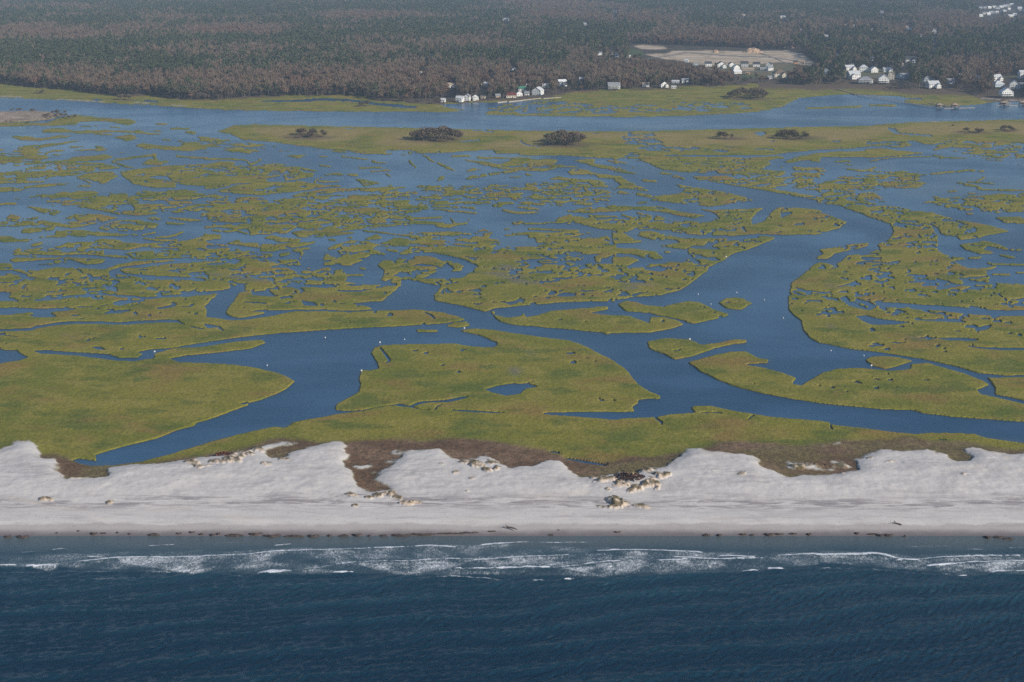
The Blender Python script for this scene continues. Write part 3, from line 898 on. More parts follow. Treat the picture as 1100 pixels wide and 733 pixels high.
# firm land behind the mainland marsh (the wood's edge)
EDGE = [(-160, 86), (0, 89), (37, 93.5), (74, 96), (111, 101), (135, 103), (161, 101), (192, 106.5), (235, 106.6), (286, 103.4), (350, 102.6), (390, 103), (402, 107), (440, 110), (471, 111), (500, 109.4), (535, 107.4), (580, 106), (602, 103), (612, 99), (653, 97), (696, 95.4), (743, 93), (794, 92), (817, 89), (851, 90), (878, 91.5), (908, 90), (945, 91.5), (979, 96), (1043, 97), (1060, 103), (1100, 106), (1260, 104)]
eu = np.array([e[0] for e in EDGE]); ev = np.array([e[1] for e in EDGE])
edge_v = np.interp(gu, eu, ev) + (fbm(gu / 6, gu * 0, 3, 3) - .5) * 1.6
land = blur((GV < edge_v[None, :]).astype(np.float32), 1.2, 1.5)
reed = np.clip(1 - np.abs(GV - edge_v[None, :] - np.where(gu > 815, 2.5, 0)[None, :]) / np.where(gu > 815, 5.5, 2.6)[None, :], 0, 1) * (GV < 114)       # rank brown growth along the wood's edge

# heights --------------------------------------------------------------------
tide = np.clip((M - .30) / .36, 0, 1); tide = tide * tide * (3 - 2 * tide)
prof = np.interp(GV, [470, 480, 500, 525, 540, 549, 556, 563, 570, 576, 590], [1.4, 2.2, 2.9, 2.7, 2.1, 1.75, 1.6, 1.05, .42, .0, -1.3])
zs_w = blur(np.maximum(sand, .55 * scrub), 6, 9) * (GV > 455)
z_soft = 1.0 * np.clip(1 - zs_w, 0, 1) + prof * np.clip(zs_w, 0, 1)
z_soft = np.where(GV < 455, .0, z_soft)
X, Y = ground(GU, GV, z_soft)
hum = (fbm(X / 16, Y / 16, 4, 81, .55) - .5)
fine = (fbm(X / 2.4, Y / 2.4, 3, 85, .6) - .5)
grass_n = (fbm(X / 1.7, Y / 1.7, 2, 91, .7) - .5)
Z = -.55 + tide * (1.02 + .16 * grass_n + .22 * hum)
dune_on = np.clip(zs_w, 0, 1) * (GV > 455)
zd = z_soft + np.clip((548 - GV) / 25, 0, 1) * (hum * 1.5 + .16 * fine) * np.clip(sand + .4, 0, 1) + .05 * fine
zd = zd + .55 * sand * np.clip((540 - GV) / 30, 0, 1)
Z = np.where(GV > 455, (1 - dune_on) * Z + dune_on * np.where((M > .5) & (blur(sliver, 1.5, 2) < .02), zd, Z), Z)
# eroded dune remnants: small steep knolls with grass on top
veg = np.zeros_like(M)
KNOLLS = [  # u, v, half width px, half height px, metres
    (665, 541, 16, 4.6, 2.0), (655, 545, 12, 2.4, 1.2), (690, 544, 8, 2.2, 1.0), (676, 511, 15, 4.4, 1.9), (650, 517, 9, 3.0, 1.4), (664, 522, 8, 2.6, 1.3),
    (683, 524, 11, 2.8, 1.6), (700, 520, 10, 3.4, 1.7), (711, 511, 8, 3.4, 1.3), (697, 506, 9, 2, 1.0), (641, 513, 7, 2.4, .9), (678, 527, 6, 1.8, 1.0), (651, 527, 5, 1.4, .7),
    (376, 531, 6, 1.8, .9), (382, 533, 6, 1.6, 1.0), (399, 534.5, 5, 1.4, .9), (410, 532, 7, 2, 1.1), (421, 531.5, 6, 2.2, 1.1), (428, 534, 5, 2, .8), (438, 540, 11, 2.2, 1.4), (382, 543.5, 4, 1.4, .8),
    (50, 537.5, 9, 2.0, 1.2), (118, 540.5, 4, 1.5, .8), (88, 513, 20, 1.8, .8), (214, 501.5, 8, 1.8, 1.1), (236, 497, 13, 2.2, 1.1), (254, 494, 12, 3, 1.2), (262, 488, 10, 3, 1.0), (276, 483, 10, 2.6, .9), (207, 497, 8, 2, .8), (288, 500, 7, 2, .6), (304, 494, 6, 1.8, .7),
    (502, 497, 9, 2.4, 1.0), (512, 500, 8, 2.8, 1.1), (522, 505, 7, 2.4, .9), (490, 508, 4, 1.4, .6), (528, 497, 6, 2, .7), (534, 503, 5, 2, .8), (508, 514, 3, 1, .5), (502, 529, 3, 1, .5), (474, 499.6, 3, 1, .4),
    (858, 500, 10, 2.4, .7), (880, 499, 10, 2.2, .7), (900, 499, 10, 2.4, .7), (905, 509, 3, 1, .5), (935, 493, 4, 1.4, .6), (955, 497, 4, 1.2, .5), (1036, 511, 3, 1, .5), (767, 507, 2, .8, .4), (795, 511, 4, 1.4, .4)]
w1 = fbm(X / 5.0, Y / 6.0, 4, 171, .6) - .5; w2 = fbm(X / 5.0, Y / 6.0, 4, 177, .6) - .5; rough_ = fbm(X / 2.2, Y / 2.6, 3, 181, .6)
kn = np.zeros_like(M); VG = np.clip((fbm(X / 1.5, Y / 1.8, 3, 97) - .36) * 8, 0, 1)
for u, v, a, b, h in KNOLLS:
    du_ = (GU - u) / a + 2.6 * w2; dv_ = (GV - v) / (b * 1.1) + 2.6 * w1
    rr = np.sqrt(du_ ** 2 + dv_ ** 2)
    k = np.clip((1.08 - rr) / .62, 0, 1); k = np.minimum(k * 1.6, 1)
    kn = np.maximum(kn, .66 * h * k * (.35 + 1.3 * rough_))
    vv_ = np.clip((1.22 - np.sqrt(du_ ** 2 + (dv_ + .34) ** 2)) * 3, 0, 1) * VG
    veg = np.maximum(veg, vv_ * (1 if h > .6 else .6))
bnd = blur(scrub * (1 - sand), 3, 4) * sand * (GV > 470)
veg = np.maximum(veg, np.clip(bnd * 3.2, 0, 1) * np.clip((fbm(X / 3.0, Y / 3.5, 4, 191, .65) - .53) * 9, 0, 1) * np.clip((fbm(X / 22, Y / 22, 2, 193) - .42) * 6, 0, 1))
Z = Z + kn * (M > .5)
Z = Z + land * 1.1 * np.clip((112 - GV) / 3, 0, 1) + SPOIL * 1.0 * (M > .5)
Zc = .25 * (Z[:-1, :-1] + Z[1:, :-1] + Z[:-1, 1:] + Z[1:, 1:])
cs = .25 * (sand[:-1, :-1] + sand[1:, :-1] + sand[:-1, 1:] + sand[1:, 1:])
cb = .25 * (scrub[:-1, :-1] + scrub[1:, :-1] + scrub[:-1, 1:] + scrub[1:, 1:])
dry = (np.maximum.reduce([Z[:-1, :-1], Z[1:, :-1], Z[:-1, 1:], Z[1:, 1:]]) > -.6)
vc = gv[:-1, None] + 0 * gu[None, :-1]
X[:, 0] = -9000; X[:, -1] = 9000                     # the outermost strips run on to the horizon
is_beach = (cs > .5) & (vc > 466); is_scrub = ~is_beach & (cb > .5) & (vc > 462)
near_water = 1 - np.clip((blur(M, 3.0, 4.0) - .62) / .36, 0, 1)
streak = fbm(X / 30, Y / 12, 4, 123)
bed = np.clip(1 - M, 0, 1)

# ================================================================== ground materials
def mat_ground():
    m = bpy.data.materials.new('marsh_and_shore_ground'); t = NT(m)
    P = t.pos(); z = t.node('ShaderNodeSeparateXYZ'); t.link(P, z.inputs[0]); z = z.outputs['Z']
    A = lambda k: t.attr(k).outputs['Fac']
    big = t.noise(t.mapv(P, (.010, .016, 0)), 1, 4, .6); mid = t.noise(t.mapv(P, (.06, .07, 0)), 1, 4, .65); sml = t.noise(t.mapv(P, (.62, .48, .5), (0, 0, .5)), 1, 4, .75)
    # cordgrass
    g = t.mix(t.ramp(big, .36, .64), (.142, .158, .016), (.218, .196, .028))
    g = t.mix(t.math('MULTIPLY', t.ramp(mid, .47, .62), .65), g, (.275, .232, .050))
    g = t.mix(t.math('MULTIPLY', t.ramp(t.noise(t.mapv(P, (.024, .034, 0), (0, 0, .3)), 1, 4, .6), .50, .66), .70), g, (.235, .145, .045))
    g = t.mix(t.math('MULTIPLY', t.ramp(t.noise(t.mapv(P, (.035, .05, 0)), 1, 4, .6), .50, .64), .7), g, (.070, .112, .016))
    g = t.mix(t.math('MULTIPLY', A('fringe'), t.ramp(t.noise(t.mapv(P, (.09, .09, 0)), 1, 3, .6), .35, .65, .06, .42)), g, (.290, .262, .034))
    g = t.mix(t.math('MULTIPLY', A('ridge'), .95), g, t.mix(t.ramp(mid, .35, .65), (.310, .228, .088), (.235, .190, .062)))
    g = t.mix(t.math('MULTIPLY', A('mud'), .8), g, (.155, .145, .115))
    g = t.mix(t.ramp(sml, .36, .64), t.mix(.25, g, (.02, .030, .008)), t.mix(.10, g, (.34, .30, .09)))
    # dune scrub and reeds
    sc = t.mix(t.ramp(mid, .40, .60), (.150, .088, .050), (.235, .152, .095))
    sc = t.mix(t.math('MULTIPLY', t.ramp(big, .47, .60), .65), sc, (.180, .160, .060))
    sc = t.mix(t.ramp(sml, .40, .62), t.mix(.55, sc, (.04, .030, .020)), sc)
    g = t.mix(A('scrub'), g, sc); g = t.mix(t.math('MULTIPLY', A('reed'), .95), g, (.105, .072, .052))
    g = t.mix(A('land'), g, (.075, .058, .042))
    # wet mud bank below the grass
    g = t.mix(t.ramp(z, .0, .22, 1, 0), g, (.045, .042, .024))
    # sand
    s1 = t.noise(t.mapv(P, (.05, .12, .1), (0, 0, -.25)), 1, 5, .6, .6); s2 = t.noise(t.mapv(P, (.7, .9, .7)), 1, 4, .7)
    sd = t.mix(t.ramp(s1, .3, .7), (.50, .48, .468), (.58, .556, .538))
    sd = t.mix(t.math('MULTIPLY', t.ramp(t.noise(t.mapv(P, (.02, .05, 0), (0, 0, -.3)), 1, 5, .65, 1.2), .56, .72), .5), sd, (.58, .50, .42))
    sd = t.mix(t.math('MULTIPLY', t.ramp(s2, .57, .68), .45), sd, (.30, .28, .265))
    s3 = t.noise(t.mapv(P, (.035, .22, .1), (0, 0, -.35)), 1, 6, .68, .8); sd = t.mix(t.math('MULTIPLY', t.ramp(s3, .52, .66), .42), sd, (.335, .315, .318))
    s4 = t.noise(t.mapv(P, (.25, .4, .1), (0, 0, .5)), 1, 5, .7, .8); sd = t.mix(t.math('MULTIPLY', t.ramp(s4, .60, .70), .45), sd, (.33, .30, .28))
    sd = t.mix(t.math('MULTIPLY', A('wrack'), t.ramp(t.noise(t.mapv(P, (.07, .36, .3), (0, 0, -.06)), 1, 5, .66, .6), .42, .62)), sd, (.275, .255, .262))
    sd = t.mix(t.ramp(t.math('ADD', z, t.math('MULTIPLY', t.noise(t.mapv(P, (.06, .1, 0)), 1, 3, .6), 1.1)), 1.45, 1.75, .62, 0), sd, (.30, .27, .265))
    sd = t.mix(t.ramp(t.math('ADD', z, t.math('MULTIPLY', t.noise(t.mapv(P, (.09, .1, 0)), 1, 3, .6), .5)), .28, .95, 1, 0), sd, (.165, .145, .145))
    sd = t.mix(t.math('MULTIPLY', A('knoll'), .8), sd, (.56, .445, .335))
    sd = t.mix(t.math('MULTIPLY', A('veg'), .95), sd, t.mix(t.ramp(sml, .38, .6), (.060, .052, .028), (.19, .150, .09)))
    sp = t.mix(t.ramp(mid, .40, .62), (.33, .265, .215), (.225, .17, .13)); sp = t.mix(t.math('MULTIPLY', t.ramp(sml, .5, .62), .5), sp, (.12, .10, .06))
    col = t.mix(t.math('MAXIMUM', A('sand'), t.math('MULTIPLY', A('shore'), .85)), t.mix(A('spoil'), g, sp), sd)
    wet = t.math('MULTIPLY', t.ramp(z, .1, .7, 1, 0), A('sand'))
    bh = t.math('ADD', t.math('MULTIPLY', sml, t.math('SUBTRACT', 1.0, t.math('MULTIPLY', A('sand'), .75))), t.math('MULTIPLY', t.noise(P, 2.2, 2, .6), .5))
    t.bsdf(col, t.math('SUBTRACT', .95, t.math('MULTIPLY', wet, .5)), t.bump(bh, t.math('SUBTRACT', .6, t.math('MULTIPLY', A('sand'), .42)), .7), spec=.25)
    return m
GROUND = mat_ground()
wrack = np.clip(1.25 - np.abs(GV - (540 + 10 * (fbm(X0 / 60, Y0 / 30, 3, 9) - .5))) / 8.5, 0, 1) + .35 * np.clip(1 - np.abs(GV - 556.5) / 2.5, 0, 1)
wrack = np.clip(wrack + .5 * np.clip((fbm(X0 / 26, Y0 / 15, 4, 131) - .60) * 6, 0, 1) * (GV < 545), 0, 1)
mudp = poly_mask([pts('12', '350,375 430,365 500,322 560,330 640,400 740,405 690,430 560,425 480,395'), pts('22', '530,432 570,428 600,440 580,475 550,470'), pts('22', '600,325 640,335 690,368 650,372'),
                  pts('11', '-10,372 120,375 380,412 380,425 240,412 60,392'), pts('20', '330,250 380,248 410,268 380,280'), pts('24', '40,195 75,195 90,215 60,220'), pts('24', '440,262 600,266 620,275 520,282'),
                  pts('14', '40,420 130,440 120,455 30,440'), pts('10', '870,345 920,335 1040,350 1000,370 900,370'), pts('13', '20,430 150,420 240,440 160,465 40,460'), pts('13', '590,125 690,75 720,95 680,135')],
                 M.shape, gu, gv, 2, 4) * np.clip((fbm(X / 8, Y / 8, 3, 141) - .33) * 4, 0, 1)
ridge = poly_mask([pts('p', '262,137 330,137 440,140 560,143 660,144 740,143 800,141 880,139 940,137 1000,134 1100,131 1260,129 1260,146 1100,147 1020,146 960,146 880,155 800,158 720,159 660,162 560,160 440,158 340,154 280,148')], M.shape, gu, gv, 3, 8) * np.clip((fbm(X / 40, Y / 60, 3, 151) - .34) * 4, 0, 1)
halo = np.zeros_like(M)
for hu, hv, ha, hb in ((330, 148, 30, 3.6), (467, 151, 37, 3.6), (606, 156, 34, 4.2), (784, 149.4, 20, 2.2), (858, 149, 28, 3.0), (1044, 143, 22, 2), (1083, 141, 15, 1.8), (804, 106.6, 28, 2.2), (40, 100.6, 10, 1), (134, 107.6, 14, 1.4), (390, 114.4, 9, 1)):
    halo = np.maximum(halo, np.clip(1.5 - 1.3 * np.sqrt(((GU - hu) / ha + .5 * n_a) ** 2 + ((GV - hv) / hb + .5 * n_b) ** 2), 0, 1))
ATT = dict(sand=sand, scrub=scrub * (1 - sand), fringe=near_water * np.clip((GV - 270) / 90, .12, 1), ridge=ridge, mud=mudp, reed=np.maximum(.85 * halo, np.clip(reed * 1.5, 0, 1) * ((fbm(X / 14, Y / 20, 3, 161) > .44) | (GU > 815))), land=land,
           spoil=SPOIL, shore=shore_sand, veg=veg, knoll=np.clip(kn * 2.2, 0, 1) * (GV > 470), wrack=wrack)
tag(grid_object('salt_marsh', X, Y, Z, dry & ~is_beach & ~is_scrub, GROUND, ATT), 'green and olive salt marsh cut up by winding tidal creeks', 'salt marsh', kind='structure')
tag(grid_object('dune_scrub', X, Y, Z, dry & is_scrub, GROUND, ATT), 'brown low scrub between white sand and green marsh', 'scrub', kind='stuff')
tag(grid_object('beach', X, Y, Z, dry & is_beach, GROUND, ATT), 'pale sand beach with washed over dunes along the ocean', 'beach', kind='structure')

# ------------------------------------------------------------------ mainland
LU = np.arange(-160, 1261, 1.3); LV = np.concatenate([np.arange(-48, -2, 1.0), np.arange(-2, 84.6, .5)])
LGU, LGV = np.meshgrid(LU, LV)
LX, LY = ground(LGU, LGV, 1.9)
LZ = 1.9 + .5 * (fbm(LX / 60, LY / 90, 3, 201) - .5)
LZ[-1, :] = 1.0; LZ[-2, :] = 1.6
DEV = [pts('p', s) for s in ('680,49.5 690,48.4 712,49.8 717,52.4 704,53.6 688,52.6', '693,58.5 706,57.8 718,57.4 722,55 735,55 760,54.4 800,55.4 848,54.4 862,58 868,63 879,70 870,71 850,68 838,67 810,69.4 790,69 770,70.4 752,69.6 738,66.5 724,64.5 715,64 702,61')]
YARD = [pts('p', s) for s in ('752,69 800,69 850,68 858,76 850,86 830,88 800,80 770,76 752,73', '905,74 960,74 966,90 940,92 905,88', '1060,84 1102,80 1102,106 1064,106')]
FIELD = [pts('p', s) for s in ('663,53.5 680,52.4 690,55 692,60.4 676,61.4 667,58.4', '796,82 803,79.4 822,88 815,90 797,91')]
def lm(polys, sr=.8, sc=1.0): return poly_mask(polys, LX.shape, LU, LV, sr, sc) if True else None
# rows are not evenly spaced above the frame; only the even part is painted
sub = slice(46, None)
def paint(polys):
    m = np.zeros(LX.shape, np.float32); p = np.zeros((len(LV) - 46, len(LU)), np.float32)
    for q in polys: fill(p, q, 1, LU, LV[46:])
    m[46:] = blur(p, .7, .8); return m
def paintl(lines):
    m = np.zeros(LX.shape, np.float32); p = np.zeros((len(LV) - 46, len(LU)), np.float32)
    for q in lines: stroke(p, pts('p', q), 1, 1.0, LU, LV[46:])
    m[46:] = blur(p, .4, .4); return m
dev = paint(DEV)
roads = paintl(['696,63,1 720,60,1 740,57,1 780,60,1 830,62,1 868,69,1', '810,55,1 830,62,1.2 846,69,1', '1004,34,1.4 1003,48,1.6 1002,58,1.8 996,66,1.6', '760,74.4,1 800,76.4,1 830,76.6,1 852,74,1', '905,80,1 930,82,1 960,80,1', '1048,20,1 1070,12,1 1090,12,1'])
def mat_land():
    m = bpy.data.materials.new('woodland_floor'); t = NT(m); P = t.pos()
    A = lambda k: t.attr(k).outputs['Fac']
    n = t.noise(t.mapv(P, (.03, .03, 0)), 1, 4, .6); b = t.noise(t.mapv(P, (.012, .02, 0)), 1, 4, .6)
    c = t.mix(t.ramp(n, .35, .65), (.040, .036, .024), (.080, .060, .044))
    s = t.mix(t.ramp(b, .36, .62), (.50, .41, .32), (.40, .32, .24)); s = t.mix(t.math('MULTIPLY', t.ramp(n, .52, .62), .7), s, (.22, .18, .115)); s = t.mix(t.math('MULTIPLY', t.ramp(t.noise(t.mapv(P, (.008, .05, 0), (0, 0, .1)), 1, 3, .6), .54, .62), .6), s, (.20, .175, .10))
    c = t.mix(A('yard'), c, t.mix(t.ramp(n, .4, .6), (.10, .105, .045), (.15, .125, .08)))
    c = t.mix(A('field'), c, (.060, .088, .030)); c = t.mix(A('dev'), c, s); c = t.mix(A('red'), c, (.16, .095, .06)); c = t.mix(A('road'), c, (.13, .128, .125))
    t.bsdf(c, .95, spec=.2); return m
LX2 = LX.copy(); LX2[:, 0] -= 30000; LX2[:, -1] += 30000
tag(grid_object('mainland', LX2, LY, LZ, np.ones((len(LV) - 1, len(LU) - 1), bool), mat_land(),
    dict(dev=dev, yard=paint(YARD), field=paint(FIELD), road=roads, red=paint([pts('p', '297,87.6 318,86.6 336,88 320,89.6')]))),
    'wooded mainland with a bare sandy building site', 'mainland', kind='structure')

# ================================================================== water
def mat_water(name, sea):
    m = bpy.data.materials.new(name); t = NT(m); P = t.pos()
    if sea:
        A = lambda k: t.attr(k).outputs['Fac']
        sh = A('shallow')
        c = t.mix(sh, SEA_DEEP, SEA_MID)
        c = t.mix(t.ramp(sh, .55, 1), c, SEA_SHALLOW)
        c = t.mix(t.math('MULTIPLY', t.ramp(A('lift'), .45, .95), t.math('ADD', .12, t.math('MULTIPLY', sh, .3))), c, (.016, .085, .118))  # teal of light through the swell crests, painted into the colour by height
        fo = A('foam')
        lace = t.node('ShaderNodeTexVoronoi', feature='DISTANCE_TO_EDGE'); t.put(lace.inputs['Vector'], t.mapv(P, (2.0, 1.35, 0), (0, 0, .5))); lace.inputs['Scale'].default_value = 1.0
        ln = t.noise(t.mapv(P, (1.3, .75, 0), (0, 0, .6)), 1, 5, .82, 1.0)
        fmask = t.ramp(t.math('ADD', t.math('ADD', t.math('MULTIPLY', fo, 1.05), t.math('MULTIPLY', ln, 1.05)), t.math('MULTIPLY', lace.outputs['Distance'], -.35)), .80, 1.28)
        fmask = t.math('MULTIPLY', fmask, t.ramp(fo, .03, .45))
        c = t.mix(t.ramp(fo, .05, .5, 0, .35), c, (.10, .135, .150))
        c = t.mix(fmask, c, (.68, .72, .77))
        h1 = t.noise(t.mapv(P, (.55, 1.0, 0), (0, 0, .55)), 1, 3, .62); h2 = t.noise(t.mapv(P, (1.9, 2.7, 0), (0, 0, .35)), 1, 2, .6)
        hh = t.math('ADD', h1, t.math('MULTIPLY', h2, .30))
        rough = t.math('ADD', .27, t.math('MULTIPLY', fmask, .6))
        t.bsdf(c, rough, t.bump(hh, .30, 1.1), spec=.5, ior=1.33)
    else:
        calm = t.noise(t.mapv(P, (.0030, .0042, 0), (0, 0, -.15)), 1, 5, .55, 1.6); cat = t.noise(t.mapv(P, (.010, .014, 0), (0, 0, .12)), 1, 3, .6, .6)
        f = t.ramp(t.math('ADD', t.math('MULTIPLY', calm, .7), t.math('MULTIPLY', cat, .3)), .40, .62)
        c = t.mix(f, LAG_A, LAG_B); c = t.mix(t.math('MULTIPLY', t.attr('shoal').outputs['Fac'], .55), c, (.055, .095, .125))
        h = t.math('ADD', t.noise(t.mapv(P, (.5, .8, 0), (0, 0, .4)), 1, 3, .65), t.math('MULTIPLY', t.noise(P, 2.5, 2, .6), .3))
        rough = t.ramp(f, 0, 1, .28, .22)
        t.bsdf(c, rough, t.bump(h, t.ramp(f, 0, 1, .26, .18), .5), spec=.5, ior=1.33)
    return m
wm_ = slice(0, int((522 - VT) / DV), 2); wc_ = slice(0, NU, 2)
TX, TY = X0[wm_, wc_].copy(), Y0[wm_, wc_].copy()
shoal = (np.clip(blur(M, 3, 6) * 1.5, 0, 1) * np.clip((fbm(X0 / 18, Y0 / 22, 4, 351) - .36) * 3.2, 0, 1) + .8 * np.clip((fbm(X0 / 90, Y0 / 70, 4, 357) - .55) * 6, 0, 1) * (GV < 270))[wm_, wc_]
TX[:, 0] = -9000; TX[:, -1] = 9000; TY[0, :] += 500
tag(grid_object('tidal_water', TX, TY, np.zeros_like(TX), np.ones((TX.shape[0] - 1, TX.shape[1] - 1), bool), mat_water('tidal_water', False), dict(shoal=np.clip(shoal, 0, 1))), 'blue tidal water of the channels and marsh ponds', 'water', kind='structure')

SU = np.arange(-170, 1271, 1.0); SV = np.concatenate([np.arange(570, 640, .5), np.arange(640, 800, .8)])
SGU, SGV = np.meshgrid(SU, SV); SX, SY = ground(SGU, SGV)
FU, FV = np.arange(-170, 1271, .6), np.arange(570, 640, .4)
FOAM = '''
f .66 0 -10,250 300,225 600,215 1110,200 1110,325 700,320 300,300 -10,310
f .66 1 -10,215 500,190 1110,180 1110,340 700,330 400,335 -10,325
f .66 2 -10,180 500,170 1110,190 1110,350 800,345 400,340 -10,345
f .66 3 -10,190 500,210 1110,215 1110,285 700,325 300,330 -10,345
f .66 4 -10,200 500,225 1110,215 1110,335 800,340 400,305 -10,275
c .55 0 -10,330,3 300,322,4 620,318,4 1110,322,4
c .5 1 -10,322,4 200,345,3
c .6 2 -10,360,3 240,345,4 600,375,3
c .5 3 -10,360,4 300,330,4 680,324,4
c .5 4 -10,306,4 260,310,4 640,335,4 930,332,5
c .45 0 20,372,3 400,362,4 800,350,4 1110,330,3
f .9 0 620,245 800,240 1030,240 1110,235 1110,330 1020,335 850,305 760,298 640,275
f 1 0 130,295 180,278 330,283 310,310 250,318
c 1 0 150,293,14 220,290,14 320,283,8
c .8 0 340,275,4 490,262,7 600,250,8 760,243,7 1030,240,6 1110,238,8
c 1 0 -10,297,14 80,287,6
c .8 0 115,218,7 185,213,4
c .7 0 280,204,5 355,197,6
c .9 0 805,182,6 945,172,5
c .8 0 460,238,5 550,240,6
f .38 0 80,240 260,220 400,200 560,200 600,235 440,240 250,265 80,270
c 1 1 0,238,8 200,230,6 430,210,5 640,203,5 900,193,5 1110,185,6
f .8 1 -10,240 430,215 500,215 330,260 530,290 320,300 200,310 60,320 -10,330
f .75 1 530,245 640,210 900,195 1110,190 1110,262 900,265 640,285
c 1 1 275,332,8 340,322,18 460,316,10
c .7 1 470,313,4 600,300,5 700,282,6 800,272,9 950,265,6 1110,264,6
f .9 1 800,275 950,268 1110,266 1110,345 1000,335 850,300
c 1 1 700,327,6 800,325,8
c .5 1 20,167,4 230,162,4
c .8 1 380,182,6 470,172,6
f .35 1 0,168 230,165 120,195 20,190
c .9 2 0,188,6 120,183,8 250,190,4
f .5 2 -10,190 250,190 380,230 200,245 -10,260
c .8 2 0,264,7 200,250,6 420,262,5
c .9 2 380,258,8 560,243,8 760,235,6 860,233,4
f .85 2 -10,268 250,252 380,262 250,300 120,325 -10,342
f .8 2 400,255 580,243 760,240 860,235 1000,215 1110,215 1110,265 900,285 760,295 400,295
c 1 2 260,302,8 400,306,10 600,300,12 755,298,12
c .8 2 755,300,4 900,285,7 1000,272,7 1110,266,8
f .9 2 760,300 900,290 1110,272 1110,340 1020,350 880,320
f .8 2 300,305 440,312 380,328
c .9 2 660,367,6 720,366,5
c 1 2 830,362,12 870,358,10
c .4 2 590,372,3 860,362,3
c .8 2 390,180,6 500,172,8 640,165,5 960,165,5
f .42 2 300,170 640,160 1000,165 700,190 860,215 600,225 400,205
c 1 2 1005,210,12 1110,210,12
c 1 3 -10,208,12 200,208,8 460,216,8
f .8 3 -10,212 420,218 560,240 250,255 -10,262
f .8 3 -10,265 200,258 140,325 60,345 -10,345
c .7 3 0,264,5 250,258,6
c 1 3 255,262,9 400,258,5
c .9 3 310,243,5 430,247,7 550,252,7 800,245,6
f .85 3 300,262 560,255 640,260 540,320 440,315 380,300
c .9 3 560,235,10 640,236,8 750,240,7
f .55 3 560,240 750,240 860,235 1110,230 1110,250 860,275 640,280
c 1 3 860,232,6 1000,230,9 1110,228,12
c 1 3 680,322,4 730,316,12 765,315,8
c 1 3 830,306,14 905,306,12
c .4 3 905,306,4 1100,300,3
c 1 4 0,232,18 200,228,14 330,228,16 400,245,8 480,256,8 530,256,8
f .8 4 0,235 340,235 420,260 250,262 80,255
c .9 4 410,260,6 540,252,10 640,245,8 750,240,8 950,235,8 1070,232,8
f .75 4 500,255 750,245 960,240 960,260 700,270 540,285
c 1 4 580,290,10 650,282,10 750,275,7 950,265,8 1110,253,6
f .85 4 700,285 960,268 1110,258 1110,320 950,330 860,325
f .45 4 560,290 720,290 860,325 700,335 600,320
c 1 4 930,328,14 1030,320,12 1110,315,14
c .9 4 750,346,10 790,343,8
c .4 4 640,350,3 900,340,5
c .5 4 800,203,6 880,202,6
c .5 4 1010,192,5 1110,187,5
c .5 4 470,190,5 700,182,4
c .8 4 20,305,5 60,302,5
'''
FGU, FGV = np.meshgrid(FU, FV); LINE = fbm(FGU / 14, FGV / 3, 4, 305, .6); LINE2 = fbm(FGU / 2.6, FGV / 1.3, 3, 307, .7)
foam = np.zeros((len(FV), len(FU)), np.float32); crest = np.zeros_like(foam)
for line in FOAM.strip().splitlines():
    op, val, c, s = line.split(' ', 3)
    q = pts('5' + c, s)
    if c == '0': q = [(-170 if a < -1 else a, b, d) for a, b, d in q]
    if c == '4': q = [(1270 if a > 1101 else a, b, d) for a, b, d in q]
    z = np.zeros_like(foam)
    if op == 'f': fill(z, q, float(val) * .49, FU, FV); z = blur(z, 2.0, 4.0)
    else:
        stroke(z, q, float(val), 1.0, FU, FV); z = blur(z, 1.0, 3.0) * 1.25 * np.clip(-.35 + 1.5 * LINE + .9 * LINE2, 0, 1.0); crest = np.maximum(crest, z)
    foam = np.maximum(foam, z)
# the sea: long swell lines and wind chop as real waves
rr = (SGV - FV[0]) / (FV[1] - FV[0]); cc = (SGU - FU[0]) / (FU[1] - FU[0])
inb = (SGV <= FV[-1]).astype(np.float32)
wu = 5 * (fbm(SX / 9, SY / 6, 3, 301) - .5)
sf = sample(foam, rr + wu, cc + 2 * wu) * inb * np.clip(.55 + 1.0 * fbm(SX / 7, SY / 4, 3, 303), 0, 1.25); scr = sample(blur(crest, 2.0, 3.0), rr - 3.0, cc) * inb
SZ = np.zeros_like(SX)
wr = np.random.default_rng(5)
off = np.clip((SGV - 592) / 40, .12, 1)
wx_ = SX + 9 * (fbm(SX / 40, SY / 40, 3, 311) - .5); wy_ = SY + 9 * (fbm(SX / 40, SY / 40, 3, 317) - .5)
for k in range(74):
    if k < 14: L = 7 + 11 * wr.random(); th = math.radians(99 + wr.normal(0, 5)); a = .0056 * L * (.6 + .8 * wr.random())
    else: L = 1.5 + 2.6 * wr.random() ** 1.5; th = math.radians(116 + wr.normal(0, 17)); a = .0105 * L * (.5 + wr.random())
    if k == 14: swell = SZ.copy()
    SZ += a * off * np.sin(2 * math.pi * (wx_ * math.cos(th) + wy_ * math.sin(th)) / L + wr.random() * 6.28)
SZ += .55 * scr
SZ = SZ * np.clip((SGV - 574) / 10, .05, 1)
shal = np.interp(SGV + 9 * (fbm(SX / 30, SY / 9, 3, 341) - .5), [572, 580, 592, 606, 622, 660, 700], [1, .92, .68, .5, .36, .14, 0])
SX[:, 0] = -9000; SX[:, -1] = 9000; SY[-1, :] = -6000; SX[-1, :] *= 8; SZ[-1, :] = 0
tag(grid_object('sea', SX, SY, SZ, np.ones((len(SV) - 1, len(SU) - 1), bool), mat_water('sea_water', True), dict(foam=sf, shallow=shal, lift=np.clip(.5 + 1.3 * swell, 0, 1))),
    'dark blue ocean with white breakers along the beach', 'sea', kind='structure')

